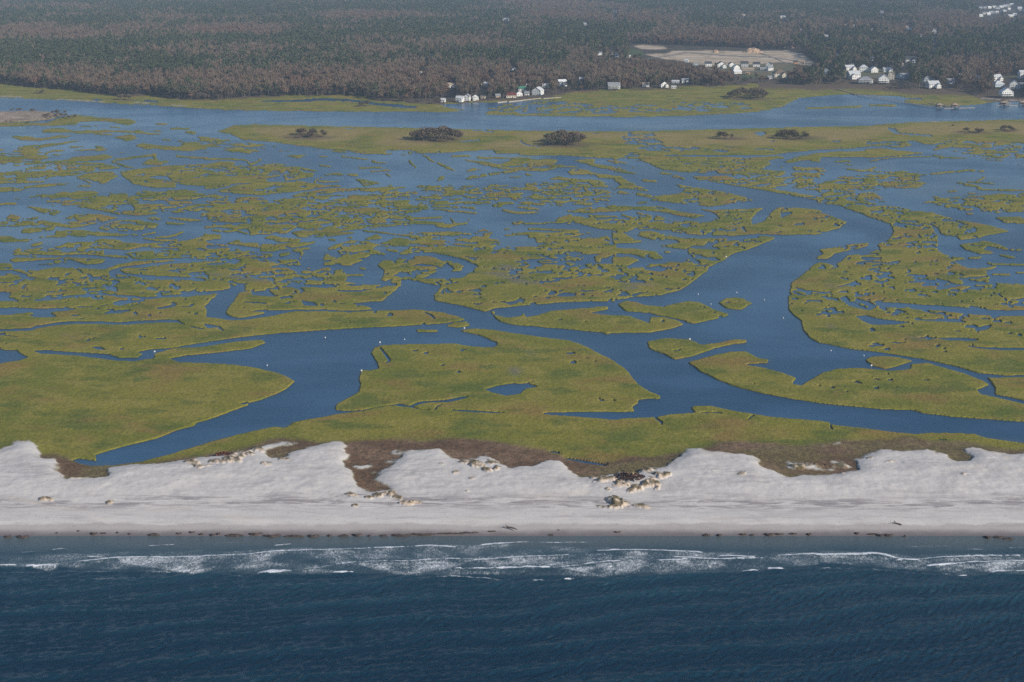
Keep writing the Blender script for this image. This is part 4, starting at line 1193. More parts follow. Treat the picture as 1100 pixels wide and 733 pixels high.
# the air: pale haze that swallows the far woods
if HAZE > 0:
    hz = MB(); hz.box(-48000, 48000, -7000, 60000, -5, 222)
    hm = bpy.data.materials.new('haze'); hm.use_nodes = True; hn = hm.node_tree; hn.nodes.clear()
    ho = hn.nodes.new('ShaderNodeOutputMaterial'); pv = hn.nodes.new('ShaderNodeVolumePrincipled')
    pv.inputs['Color'].default_value = HAZE_COL; pv.inputs['Density'].default_value = HAZE; pv.inputs['Anisotropy'].default_value = .0
    hn.links.new(pv.outputs[0], ho.inputs['Volume'])
    tag(hz.build('haze', hm), 'thin blue haze lying over the marsh and the woods', 'haze', kind='stuff')
# ================================================================== vegetation
def leafcol(name, lo, hi, trans=0.0):
    m = bpy.data.materials.new(name); t = NT(m)
    r = t.node('ShaderNodeObjectInfo').outputs['Random']
    tint = t.attr('tint', 'INSTANCER').outputs['Fac']
    n = t.noise(t.node('ShaderNodeTexCoord').outputs['Object'], .9, 2, .6)
    c = t.mix(t.math('ADD', t.math('MULTIPLY', r, .65), t.math('MULTIPLY', n, .35)), lo, hi)
    c = t.mix(t.math('MULTIPLY', tint, .65), c, (.155, .078, .046))
    t.bsdf(c, .9, spec=.15); return m
PINE = leafcol('pine_needles', (.034, .052, .024), (.092, .108, .050))
OAK = leafcol('evergreen_leaves', (.046, .054, .028), (.125, .115, .062))
TWIG = leafcol('bare_twigs', (.104, .078, .057), (.222, .166, .118))
RUSSET = leafcol('brown_leaves', (.135, .084, .056), (.205, .135, .088))
SHRUB = leafcol('island_shrub_leaves', (.080, .064, .046), (.165, .128, .098))
BARK = plain('bark', (.14, .115, .09)); PBARK = plain('pale_bark', (.22, .18, .145))

def clump(mb, c, r, rng, m, n=3, up=.4):
    """one leaf clump: a few crossed ragged faces"""
    for k in range(n):
        d = rng.normal(size=3); d /= np.linalg.norm(d); d[2] = abs(d[2]) * up + d[2] * (1 - up)
        e = np.cross(d, rng.normal(size=3)); e /= np.linalg.norm(e); g = np.cross(d, e); g /= np.linalg.norm(g)
        p = np.array(c) + rng.normal(size=3) * r * .35
        s = r * (.7 + .6 * rng.random())
        mb.add([p + s * e * 1.0, p + s * (g * .9 + e * .15), p - s * e * (.6 + .4 * rng.random()), p - s * g * .8], [(0, 1, 2, 3)], m)

def make_tree(kind, seed):
    """returns (trunk MB, crown MB); metres, base at the origin"""
    g = np.random.default_rng(seed); T = MB(); L = MB()
    if kind == 'pine':
        h = 16 + 4 * g.random(); lean = g.normal(size=2) * .4
        T.bar((0, 0, -.5), (lean[0], lean[1], h * .93), .26, .08, 6)
        n = 30
        for i in range(n):
            f = i / n; z = h * (.50 + .48 * f); rad = (2.9 * (1 - f) ** .7 + .5) * (.75 + .5 * g.random())
            a = g.random() * 6.28; c = (lean[0] * f + rad * .75 * math.cos(a), lean[1] * f + rad * .75 * math.sin(a), z + .4 * g.normal())
            clump(L, c, .95, g, 0, 3)
            if i % 4 == 0: T.bar((lean[0] * f, lean[1] * f, z - .5), c, .07, .03, 3)
    elif kind in ('oak', 'shrub', 'russet'):
        h = {'oak': 10 + 4 * g.random(), 'shrub': 5.5 + 3.5 * g.random(), 'russet': 9 + 4 * g.random()}[kind]
        R = h * (.42 if kind != 'shrub' else .62)
        T.bar((0, 0, -.4), (0, 0, h * .45), .24, .16, 6)
        lobes = [(R * .55 * math.cos(a), R * .55 * math.sin(a), h * (.52 + .25 * g.random()), R * (.42 + .22 * g.random())) for a in np.arange(6) * 1.047 + g.random()]
        lobes.append((0, 0, h * .8, R * .5))
        for (x, y, z, r) in lobes:
            T.bar((0, 0, h * .35), (x, y, z), .12, .04, 4)
            for k in range(11 if kind != 'shrub' else 20):
                d = g.normal(size=3); d /= np.linalg.norm(d); d[2] = d[2] * .7 + .15
                clump(L, (x + d[0] * r, y + d[1] * r, max(.5, z + d[2] * r)), .78 if kind != 'shrub' else .50, g, 0, 3)
    else:                                               # bare: a broom of fine upright twigs
        h = 13 + 5 * g.random(); R = 2.4 + 1.2 * g.random()
        T.bar((0, 0, -.4), (0, 0, h * .42), .22, .15, 6)
        for k in range(8):
            a = k * .785 + g.random() * .6; q = R * (.45 + .55 * g.random())
            p0 = np.array((0, 0, h * (.28 + .2 * g.random()))); p1 = np.array((q * math.cos(a), q * math.sin(a), h * (.60 + .22 * g.random())))
            T.bar(p0, p1, .11, .045, 4)
            for j in range(13):
                b = p0 + (p1 - p0) * (.45 + .55 * g.random())
                tip = b + np.array((g.normal() * .9, g.normal() * .9, h * (.10 + .16 * g.random())))
                e = np.array((math.cos(a + j), math.sin(a + j), .1)) * (.16 + .14 * g.random())
                L.add([b - e, b + e, tip + e * .5, tip - e * .4], [(0, 1, 2, 3)], 0)
    return T, L

KINDS = {'pine': (PINE, PBARK), 'oak': (OAK, BARK), 'bare': (TWIG, BARK), 'russet': (RUSSET, BARK), 'shrub': (SHRUB, BARK)}
TREE = {}
for kind in KINDS:
    for i in range(4):
        T, L = make_tree(kind, 100 * (1 + list(KINDS).index(kind)) + i)
        TREE[kind, i] = (T.mesh('trunk', [KINDS[kind][1]]), L.mesh('crown', [KINDS[kind][0]]), T, L)

N_TREES = 0
def plant(name, kind, i, loc, s, rz, label, group, sz=1.0):
    global N_TREES
    N_TREES += 1
    t = empty(name, loc, rz); t.scale = (s, s, s * sz)
    tag(t, label, 'tree' if kind != 'shrub' else 'shrub', group)
    ref('trunk', TREE[kind, i][0], t); ref('crown', TREE[kind, i][1], t)
    return t

# ---- the wood that covers the mainland: one mass ----
GX, GY = None, None
def in_px(x, y, z=2.0):
    d = math.cos(PITCH) * y + (H - z) * math.sin(PITCH)
    up = math.sin(PITCH) * y - (H - z) * math.cos(PITCH)
    return 550 + FPX * x / d, 366.5 - FPX * up / d
cover = np.ones((int((116 + 60) / .5), 1421), np.float32); cvv = -60 + .5 * np.arange(cover.shape[0]); cuu = -160.0 + np.arange(1421)
def clear(p): fill(cover, p, 0, cuu, cvv)
HOUSE_ROWS = []
OPENINGS = DEV + FIELD + [pts('p', s) for s in (
    '672,47 720,48 860,54 882,72 872,84 856,80 846,82 838,82 800,78 752,80 742,77 715,76 692,72 676,66',
    '752,68 770,69 800,69 850,67 858,78 852,84 832,92 822,91 806,84 796,91 790,80 776,78 752,77',
    '296,87 318,86 337,88 336,92 296,92', '904,74 960,74 966,92 940,96 905,94', '1064,84 1102,80 1102,112 1070,110',
    '1000,32 1007,32 1006,46 1006,60 998,70 992,70 1000,56', '1046,8 1096,4 1100,18 1090,22 1056,22', '606,97 648,96.4 650,101 604,104')]
for p in OPENINGS: clear(p)
def opening_for_house(u, v, wpx, far):
    d = 11 + 1.5 * (v / 100.0)
    clear([(u - wpx * .7 - 1, v - 1.6, 0), (u + wpx * .7 + 1, v - 1.6, 0), (u + wpx * .6 + .6, v + d, 0), (u - wpx * .6 - .6, v + d, 0)])

# ================================================================== houses
WALLS = {'white': (.72, .72, .70), 'cream': (.62, .57, .46), 'grey': (.40, .41, .42), 'tan': (.45, .36, .26), 'blue': (.40, .48, .55), 'orange': (.50, .24, .09), 'pale': (.60, .62, .62)}
ROOFS = {'dark': (.06, .062, .068), 'grey': (.24, .25, .27), 'light': (.46, .48, .50), 'brown': (.16, .12, .09), 'red': (.15, .042, .038), 'green': (.05, .20, .13), 'tan': (.33, .26, .20), 'white': (.66, .67, .68)}
WM = {k: plain('siding_' + k, v, .7, .06, .6) for k, v in WALLS.items()}
RM = {k: plain('roofing_' + k, v, .75, .14, .8) for k, v in ROOFS.items()}
GLASS = bpy.data.materials.new('window_glass'); NT(GLASS).bsdf((.03, .04, .05), .12, spec=.5)
FRAME = plain('white_trim', (.74, .74, .73), .6, .04); DOORM = plain('door_paint', (.12, .07, .05), .6, .1); TIMBER = plain('weathered_timber', (.27, .235, .20), .9, .22); BRICK = plain('chimney_brick', (.26, .13, .09), .9, .2, 3)
wb = MB(); wb.box(-.5, .5, -.06, .0, -.5, .5, 1); wb.box(-.42, .42, -.075, -.05, -.44, -.03, 0); wb.box(-.42, .42, -.075, -.05, .03, .44, 0)
WINDOW = wb.mesh('window', [GLASS, FRAME])
db = MB(); db.box(-.5, .5, -.06, 0, 0, 2.1, 0); db.box(-.56, -.5, -.08, 0, 0, 2.16, 1); db.box(.5, .56, -.08, 0, 0, 2.16, 1); DOOR = db.mesh('door', [DOORM, FRAME])
pb = MB(); pb.bar((0, 0, -2.2), (0, 0, 0), .16, .15, 6); PILING = pb.mesh('piling', [TIMBER])
cb_ = MB(); cb_.box(-.4, .4, -.35, .35, -1.6, 1.4, 0); cb_.box(-.48, .48, -.43, .43, 1.4, 1.55, 0); CHIM = cb_.mesh('chimney', [BRICK])

def wall_shell(b, w, d, h, gable, ridge, rise):
    """walls with gable ends; ridge along 'x' or 'y'"""
    x, y = w / 2, d / 2
    b.box(-x, x, -y, y, 0, h)
    if gable:
        if ridge == 'x':
            for s in (-1, 1): b.add([(s * x, -y, h), (s * x, y, h), (s * x, 0, h + rise), (s * (x - .15), -y, h), (s * (x - .15), y, h), (s * (x - .15), 0, h + rise)], [(0, 1, 2), (5, 4, 3), (0, 2, 5, 3), (2, 1, 4, 5)])
        else:
            for s in (-1, 1): b.add([(-x, s * y, h), (x, s * y, h), (0, s * y, h + rise), (-x, s * (y - .15), h), (x, s * (y - .15), h), (0, s * (y - .15), h + rise)], [(0, 1, 2), (5, 4, 3), (0, 2, 5, 3), (2, 1, 4, 5)])

def roof_shell(b, w, d, h, kind, ridge, rise, ov=.5, th=.22):
    x, y = w / 2 + ov, d / 2 + ov
    k = rise / ((d / 2) if ridge == 'x' else (w / 2)); e = h - k * ov + .03
    if kind == 'gable':
        P = ([(-x, -y, e), (x, -y, e), (x, 0, h + rise + .03), (-x, 0, h + rise + .03), (x, y, e), (-x, y, e)] if ridge == 'x'
             else [(-x, y, e), (-x, -y, e), (0, -y, h + rise + .03), (0, y, h + rise + .03), (x, -y, e), (x, y, e)])
        Q = [(p[0], p[1], p[2] + th) for p in P]
        b.add(P + Q, [(6, 7, 8, 9), (9, 8, 10, 11), (3, 2, 1, 0), (5, 4, 2, 3), (0, 1, 7, 6), (4, 5, 11, 10), (1, 2, 8, 7), (2, 4, 10, 8), (5, 3, 9, 11), (3, 0, 6, 9)])
    else:
        r = max(0.3, (x - y)) if x > y else .3
        P = [(-x, -y, e), (x, -y, e), (x, y, e), (-x, y, e), (-r, 0, h + rise + .03), (r, 0, h + rise + .03)] if x >= y else [(-x, -y, e), (x, -y, e), (x, y, e), (-x, y, e), (0, -(y - x), h + rise + .03), (0, y - x, h + rise + .03)]
        b.add([(p[0], p[1], p[2] - th) for p in P[:4]] + P, [(3, 2, 1, 0), (0, 1, 5, 4), (1, 2, 6, 5), (2, 3, 7, 6), (3, 0, 4, 7)] + ([(4, 5, 9, 8), (5, 6, 9), (6, 7, 8, 9), (7, 4, 8)] if x >= y else [(4, 5, 8), (5, 6, 9, 8), (6, 7, 9), (7, 4, 8, 9)]))

def house(u, v, wpx, hpx, wall, roof, label, form='gable', ridge='x', stilts=0.0, wing=0, porch=0, chim=0, group=None, cat='house', name='house', rz=None, z=2.0, depth=None, plainly=False):
    x, y = ground(u, v, z); x, y = float(x), float(y)
    m = math.hypot(math.hypot(x, y), H) / FPX                   # metres per pixel there
    w = wpx * m * .95; H_ = hpx * m
    d = depth or min(14, max(6, w * .75))
    rise = min((d if ridge == 'x' else w) * .36, H_ * .42); h = max(2.4, H_ - rise - stilts)
    g = random.Random(int(u * 31 + v * 17))
    rz = g.uniform(-.35, .35) if rz is None else rz
    o = empty(name, (x, y + d * .5, z), rz); tag(o, label, cat, group)
    z0 = stilts
    b = MB(); wall_shell(b, w, d, h, form == 'gable', ridge, rise)
    if wing:
        ww, wd, wh = w * .42, d * .5, h * .72; s = wing
        b.box(s * w * .24 - ww / 2, s * w * .24 + ww / 2, -d / 2 - wd + .01, -d / 2 - .004, 0, wh)
        b.add([(s * w * .24 - ww / 2, -d / 2 - wd, wh), (s * w * .24 + ww / 2, -d / 2 - wd, wh), (s * w * .24, -d / 2 - wd, wh + ww * .38)], [(0, 1, 2)])
    wo_ = b.build('wall', WM[wall], o); wo_.location = (0, 0, z0)
    b = MB(); roof_shell(b, w, d, h, form, ridge, rise)
    r = b.build('roof', RM[roof], o); r.location = (0, 0, z0)
    if wing:
        b = MB(); roof_shell(b, ww, wd + .8, wh, 'gable', 'y', ww * .38, .35, .18)
        q = b.build('roof', RM[roof], o, loc=(s * w * .24, -d / 2 - wd / 2 + .3, z0 + .05))
    if chim: ref('chimney', CHIM, r, (w * .22 * chim, d * .12, h + rise * .75))
    if plainly: 
        for s in (-.26, .26): ref('window', WINDOW, o, (w * s, -d / 2 - .003, z0 + h * .55), (1.5, 1, 1.6))
        return o
    st = max(1, int(round(h / 3.0))); n = max(2, int(w / 3.0))
    for k in range(st):
        for i in range(n):
            px = (i + .5) / n * w - w / 2
            if wing and abs(px - wing * w * .24) < w * .23: continue
            if k == 0 and i == n // 2: ref('door', DOOR, o, (px, -d / 2 - .003, z0 + .02)); continue
            ref('window', WINDOW, o, (px, -d / 2 - .003, z0 + (k + .55) * h / st), (1.25, 1, 1.5))
    if wing:
        for i in (-.25, .25): ref('window', WINDOW, o, (wing * w * .24 + i * ww, -d / 2 - wd - .003, z0 + wh * .55), (1.1, 1, 1.4))
    for s in (-1, 1):
        for k in range(st): ref('window', WINDOW, o, (s * (w / 2 + .003), 0, z0 + (k + .55) * h / st), (1.2, 1, 1.5), s * math.pi / 2)
    if porch:
        b = MB(); fl = z0 + (h / st if st > 1 and stilts == 0 else 0.0); pd = 2.4; f0 = -d / 2 - (d * .5 if wing else 0)
        b.box(-w * .48, w * .48, f0 - pd, f0 - .01, fl + .02, fl + .2)
        for i in range(5):
            px = -w * .46 + i * w * .23
            b.box(px - .09, px + .09, f0 - pd + .02, f0 - pd + .2, 0 if stilts == 0 else -stilts + z0, fl + 2.5)
        b.box(-w * .47, w * .47, f0 - pd + .04, f0 - pd + .1, fl + .95, fl + 1.05)
        b.box(-w * .5, w * .5, f0 - pd - .2, f0 - .02, fl + 2.5, fl + 2.66)
        b.build('porch', FRAME, o)
    if stilts:
        for i in range(4):
            for j in (-1, 1): ref('piling', PILING, o, (-w * .45 + i * w * .3, j * d * .42, z0), (1.3, 1.3, stilts / 2.0))
    return o

HOUSES = [
 # waterfront hamlet left of centre
 dict(u=476, v=110, wpx=4.6, hpx=4, wall='white', roof='light', label='smallest white shed at the left end of the waterfront hamlet', cat='shed', name='shed', z=1.4),
 dict(u=494, v=109.6, wpx=8, hpx=6, wall='white', roof='light', label='broad white waterfront house, leftmost of the three in a row', wing=1, z=1.4),
 dict(u=502, v=108.5, wpx=6.4, hpx=7, wall='white', roof='grey', ridge='y', label='narrow grey gabled waterfront house between two white ones', z=1.4),
 dict(u=510.5, v=108, wpx=6.8, hpx=6.4, wall='white', roof='dark', ridge='y', wing=-1, label='white waterfront house with a dark gable, rightmost of the three in a row', z=1.4),
 dict(u=519, v=105.8, wpx=4.6, hpx=3, wall='cream', roof='tan', label='low cream cottage just right of the three waterfront houses', name='cottage', z=1.6),
 dict(u=484, v=94.5, wpx=8, hpx=5, wall='white', roof='tan', label='tan roofed house alone in the trees above the waterfront houses', chim=1),
 dict(u=522, v=92.6, wpx=4.4, hpx=4, wall='white', roof='light', label='small bright white house in the brown woods above the hamlet'),
 dict(u=516, v=92.0, wpx=3, hpx=2.6, wall='tan', roof='brown', label='tiny tan shed beside the bright white house in the brown woods', plainly=True, name='shed', cat='shed'),
 dict(u=534.5, v=104.8, wpx=5.4, hpx=3.4, wall='tan', roof='grey', label='drab low house behind the left end of the seawall', z=1.6),
 dict(u=549, v=105.4, wpx=11, hpx=5, wall='cream', roof='red', depth=13, rz=.05, label='long low building with a dark red roof behind the seawall', cat='building', name='waterfront_building', z=1.6),
 dict(u=557.6, v=103.6, wpx=6.6, hpx=5.4, wall='white', roof='white', ridge='y', label='white gabled house right of the red roofed building', z=1.6),
 dict(u=560.6, v=99.2, wpx=8, hpx=6, wall='white', roof='green', label='white house with a green roof behind the red roofed building', rz=.1),
 dict(u=566, v=102.6, wpx=5, hpx=4, wall='white', roof='grey', label='small white house below the green roofed one', z=1.6),
 dict(u=578, v=102.4, wpx=10, hpx=8, wall='pale', roof='light', ridge='y', depth=16, label='large pale grey gabled house behind the middle of the seawall', rz=-.3, z=1.6),
 dict(u=565, v=92.8, wpx=3.4, hpx=2.6, wall='cream', roof='light', plainly=True, label='tiny cream house in the woods above the green roof'),
 dict(u=586, v=94.6, wpx=7, hpx=4.4, wall='pale', roof='light', label='pale blue grey house in the trees above the right end of the seawall'),
 dict(u=604, v=92.6, wpx=9, hpx=6.6, wall='white', roof='white', wing=1, chim=-1, label='white house with a tall peak right of the hamlet, at the wood edge'),
 dict(u=624.5, v=87.4, wpx=4, hpx=4, wall='white', roof='light', label='small white house up in the woods right of the tall peaked house'),
 dict(u=621.6, v=90, wpx=6.4, hpx=3.2, wall='tan', roof='brown', label='low tan house in the woods right of the tall peaked house'),
 # along the marsh edge, middle
 dict(u=659.7, v=95.8, wpx=13.4, hpx=6.6, wall='white', roof='grey', rz=.0, depth=12, chim=1, label='long white two storey house with grey roof alone at the marsh edge', porch=1),
 dict(u=694, v=93.6, wpx=7.4, hpx=4.6, wall='white', roof='tan', label='low white house with a tan roof at the marsh edge'),
 dict(u=713, v=94, wpx=8, hpx=6, wall='white', roof='dark', ridge='y', wing=1, rz=.3, label='white house with a dark front gable at the marsh edge'),
 dict(u=724, v=95.4, wpx=5, hpx=2.4, wall='white', roof='light', label='flat low white house beside the dark gabled one', plainly=True),
 dict(u=726, v=89.6, wpx=8, hpx=3, wall='blue', roof='light', label='long pale blue house in the trees, left of two'),
 dict(u=736, v=89.2, wpx=7.6, hpx=4.4, wall='white', roof='grey', wing=1, label='white house in the trees beside the long pale blue one'),
 # beside the green field
 dict(u=644, v=59.5, wpx=5, hpx=4, wall='pale', roof='grey', label='grey house far back, leftmost of those beside the green field', plainly=True),
 dict(u=657, v=58.8, wpx=2.6, hpx=2.6, wall='cream', roof='tan', label='tiny cream house left of the green field', plainly=True),
 dict(u=656.4, v=55, wpx=4.4, hpx=3.2, wall='tan', roof='tan', label='tan barn at the upper left corner of the green field', cat='barn', name='barn', plainly=True),
 dict(u=663, v=61.4, wpx=3.6, hpx=3.6, wall='white', roof='light', label='white house at the lower left of the green field', plainly=True),
 dict(u=676, v=62, wpx=2.8, hpx=2.4, wall='cream', roof='light', label='small cream house under the green field', plainly=True),
 # the new estate below the sandy site
 dict(u=737.5, v=67, wpx=4.4, hpx=3, wall='white', roof='light', label='small white house left of the new estate, under the sand', plainly=True),
 dict(u=747, v=70.4, wpx=6, hpx=2.2, wall='blue', roof='grey', label='low blue grey house at the left end of the new estate', plainly=True),
 dict(u=761, v=71.6, wpx=7, hpx=5, wall='white', roof='dark', rz=.05, label='white box shaped house, first in the upper row of the new estate'),
 dict(u=775, v=73.2, wpx=9.6, hpx=6.4, wall='white', roof='dark', ridge='y', rz=.1, wing=1, label='white house with a black gabled roof, second in the upper row of the new estate'),
 dict(u=786, v=71.8, wpx=6, hpx=4.6, wall='white', roof='dark', ridge='y', label='white house with a steep black roof, third in the upper row of the new estate'),
 dict(u=790.6, v=75.6, wpx=7.4, hpx=5.4, wall='white', roof='light', ridge='y', label='bright white gabled house in the middle of the new estate', rz=.4),
 dict(u=792, v=79.4, wpx=8.8, hpx=3.8, wall='white', roof='white', label='low bright white house at the head of the lawn'),
 dict(u=800, v=72.4, wpx=7.8, hpx=6, wall='grey', roof='dark', rz=.0, label='tall grey house with dark roof in the upper row of the new estate'),
 dict(u=803.6, v=76, wpx=13, hpx=2.6, wall='tan', roof='tan', rz=.0, depth=7, label='long low tan building below the tall grey house', cat='building', name='row_building'),
 dict(u=803.6, v=80.2, wpx=3.6, hpx=2, wall='orange', roof='tan', label='small orange shed at the top of the lawn', cat='shed', name='shed', plainly=True),
 dict(u=813, v=71.9, wpx=7.6, hpx=4.8, wall='white', roof='dark', label='white house with black roof right of the tall grey house'),
 dict(u=820, v=75.4, wpx=7.6, hpx=2.6, wall='grey', roof='grey', label='low grey house in the second row of the new estate', plainly=True),
 dict(u=826.6, v=72.2, wpx=6.6, hpx=5, wall='white', roof='dark', ridge='y', label='narrow white house with black gable, last in the upper row of the new estate'),
 dict(u=827.4, v=76, wpx=6, hpx=4.4, wall='white', roof='grey', label='white house just below the narrow black gabled one'),
 dict(u=838, v=83.2, wpx=13.4, hpx=7.4, wall='cream', roof='brown', form='hip', wing=1, chim=1, rz=.1, label='big cream house right of the lawn, largest of the new estate'),
 dict(u=827, v=85.4, wpx=4.6, hpx=3.4, wall='white', roof='grey', label='small white garage left of the big cream house', name='garage', cat='garage', plainly=True),
 dict(u=855, v=68.8, wpx=4.2, hpx=3.4, wall='orange', roof='dark', label='orange walled house at the right edge of the sandy site', plainly=True),
 dict(u=862, v=68.8, wpx=5.6, hpx=3.8, wall='tan', roof='tan', label='tan house beside the orange walled one', plainly=True),
 dict(u=887, v=80.4, wpx=6, hpx=6, wall='blue', roof='light', ridge='y', label='blue grey gabled house alone between two clumps of trees'),
 dict(u=734, v=88.6, wpx=2.6, hpx=2, wall='white', roof='light', label='tiny white outbuilding beside the two houses in the trees', cat='shed', name='shed', plainly=True),
 # white houses right of the big inlet
 dict(u=912.6, v=75.6, wpx=10.6, hpx=5, wall='white', roof='light', wing=1, label='white winged house at the back left of the white cluster'),
 dict(u=917.6, v=85, wpx=12.4, hpx=8, wall='white', roof='light', wing=-1, chim=1, rz=.2, label='large white three storey house at the front left of the white cluster'),
 dict(u=928, v=77.4, wpx=9, hpx=7, wall='white', roof='light', form='hip', label='tall white house in the back row of the white cluster, centre'),
 dict(u=939, v=78.2, wpx=8, hpx=6, wall='white', roof='light', ridge='y', label='white gabled house at the back right of the white cluster'),
 dict(u=930.4, v=89.6, wpx=15.4, hpx=6.4, wall='white', roof='grey', form='hip', rz=-.1, label='wide white house with hipped grey roof at the front of the white cluster', porch=1),
 dict(u=950, v=90, wpx=11, hpx=9, wall='white', roof='white', ridge='y', stilts=1.6, porch=1, rz=-.15, label='tall white gabled house on pilings at the front right of the cluster'),
 dict(u=957.8, v=85.8, wpx=6.4, hpx=8, wall='cream', roof='tan', ridge='y', label='tall narrow cream house behind the white house on pilings'),
 dict(u=954, v=77.6, wpx=9, hpx=4.4, wall='white', roof='light', wing=1, label='white low house behind the tall narrow cream one'),
 dict(u=971, v=84.8, wpx=11, hpx=5.4, wall='blue', roof='grey', label='blue house right of the white cluster', wing=-1),
 dict(u=979, v=67.4, wpx=11, hpx=6, wall='white', roof='dark', wing=1, chim=1, label='big white house high up in the woods right of the cluster'),
 dict(u=937, v=65.4, wpx=4, hpx=4, wall='white', roof='light', label='small white house in the woods above the white cluster', plainly=True),
 dict(u=915.4, v=72, wpx=5, hpx=3, wall='cream', roof='light', label='cream house showing over the back left of the white cluster', plainly=True),
 dict(u=997, v=89.6, wpx=12, hpx=6.4, wall='white', roof='grey', form='hip', label='white hip roofed house, upper of a pair right of the cluster'),
 dict(u=1003, v=94.8, wpx=12, hpx=7, wall='white', roof='light', wing=1, rz=.2, label='white house with front wing, lower of a pair right of the cluster'),
 dict(u=1021, v=90.2, wpx=8, hpx=5, wall='blue', roof='grey', label='grey blue house in the trees right of the white pair'),
 dict(u=1071, v=87.2, wpx=9, hpx=6.4, wall='white', roof='light', wing=1, label='white house behind, at the far right shore'),
 dict(u=1073, v=94.8, wpx=11, hpx=7, wall='blue', roof='light', form='hip', stilts=1.4, label='pale blue house below the white one at the far right shore'),
 dict(u=1090.6, v=95.6, wpx=10, hpx=8, wall='white', roof='white', ridge='y', rz=-.2, label='white gabled house above the three storey shore house'),
 dict(u=1099, v=84.6, wpx=8, hpx=8, wall='white', roof='light', label='white house cut by the right edge of the view'),
 dict(u=1099, v=94.4, wpx=7, hpx=5, wall='blue', roof='grey', label='blue house under the white one at the right edge of the view'),
 dict(u=1082, v=104.8, wpx=12, hpx=9.4, wall='white', roof='white', form='gable', ridge='y', stilts=2.2, porch=1, rz=.05, label='three storey white house on pilings standing alone on the shore', z=1.4),
]
SCATTER = [(463, 61, 3.4, 2.6), (457.6, 72, 2.6, 2), (451.6, 79.4, 3, 2.6), (543.6, 22.4, 6, 2.6), (551, 75.6, 6, 3.4), (526.6, 84.2, 3, 2.6), (628.7, 27.4, 4, 2.6), (660.7, 13.6, 4, 2.2), (799, 17.6, 4.6, 2.2), (841, 19.8, 6, 2.4),
           (860, 34, 2.6, 2.4), (867, 34.4, 2.4, 2), (887.6, 40, 4.6, 2.2), (899, 60.4, 4, 3), (908, 28, 2.4, 1.8), (917, 28.4, 2.4, 1.8), (947, 14.4, 4, 2.4), (974, 30.4, 3.4, 2.2), (977.6, 32.6, 4, 2.4), (989, 39.6, 3.6, 2), (1004.4, 32.6, 3.4, 2.2), (1004, 36, 4.4, 2.6), (868, 43.4, 2.6, 2), (1067.6, 64.4, 2.8, 2), (1018, 58.6, 2.4, 2), (936, 32.8, 4, 2), (969, 71, 3.4, 2.6), (1050, 85, 4, 3), (1062, 73, 3, 2.6), (1036, 66, 3, 2.4), (1030, 82, 3.4, 2.6), (893, 71, 3, 2.4), (1088, 70, 3.6, 2.6)]
FARDEV = [(1053.5, 18, 4.4, 2.4), (1058, 15.6, 5, 2.2), (1062, 16.4, 4, 2.4), (1065, 14.8, 4, 2.2), (1068, 14.4, 3.6, 2.2), (1071, 14.4, 3.6, 2), (1053.5, 9.8, 4, 2), (1058, 9, 3, 1.6), (1063, 9.2, 4, 2), (1068, 8.6, 4, 2), (1072, 9.8, 4.4, 2.2), (1076, 8.6, 4, 2), (1080, 7.8, 4, 2.2), (1083.4, 7.2, 3.6, 2.2), (1087, 6.6, 3.6, 2.4), (1095.5, 10.2, 4.4, 2.4), (1097.5, 12, 4, 2), (1086, 18.6, 5, 2.4), (1090, 16.8, 4.4, 2.2), (1079, 12.4, 4, 1.8), (1084, 10.6, 3, 1.8)]
WORDS = ['white', 'cream', 'pale', 'white']
for d in HOUSES:
    opening_for_house(d['u'], d['v'], d['wpx'], False); house(**d)
for k, (u, v, a, b) in enumerate(SCATTER):
    opening_for_house(u, v, a, True)
    house(u, v, a, b, WORDS[k % 4], ('light', 'grey', 'tan')[k % 3], 'pale little house standing by itself among the far trees', plainly=True, group='lone houses scattered through the woods')
for k, (u, v, a, b) in enumerate(FARDEV):
    opening_for_house(u, v, a, True)
    house(u, v, a, b, WORDS[k % 4], ('light', 'grey', 'white')[k % 3], 'pale house of the distant estate at the top right', plainly=True, group='houses of the distant estate')

# heaps of sand on the building site
def heap(u, v, wpx, h, label):
    x, y = ground(u, v, 1.9); m = math.hypot(float(y), H) / FPX; w = wpx * m / 2; g = np.random.default_rng(int(u)); n = 22; b = MB(); V = []; F = []
    for i, (r, q) in enumerate(((1.0, -.05), (.82, .32), (.6, .72), (.34, .95), (.1, 1.0))):
        for k in range(n):
            t = 6.283 * k / n; j = 1 + .16 * g.normal()
            V.append((w * r * math.cos(t) * j, .55 * w * r * math.sin(t) * j, h * q * (1 + .10 * g.normal())))
    for i in range(4):
        for k in range(n): F.append((i * n + k, i * n + (k + 1) % n, (i + 1) * n + (k + 1) % n, (i + 1) * n + k))
    F.append(tuple(4 * n + k for k in range(n)))
    b.add(V, F); o = b.build('sand_heap', plain('heaped_sand', (.36, .26, .185), .95, .2, .15), loc=(float(x), float(y) + .5 * w, 1.9)); tag(o, label, 'sand heap')
heap(809, 57.2, 22, 8, 'large tan heap of sand on the bare building site'); heap(847, 52, 13, 8, 'smaller tan heap of sand among trees behind the building site')
heap(769, 57, 7, 5, 'low heap of sand near the left of the building site')

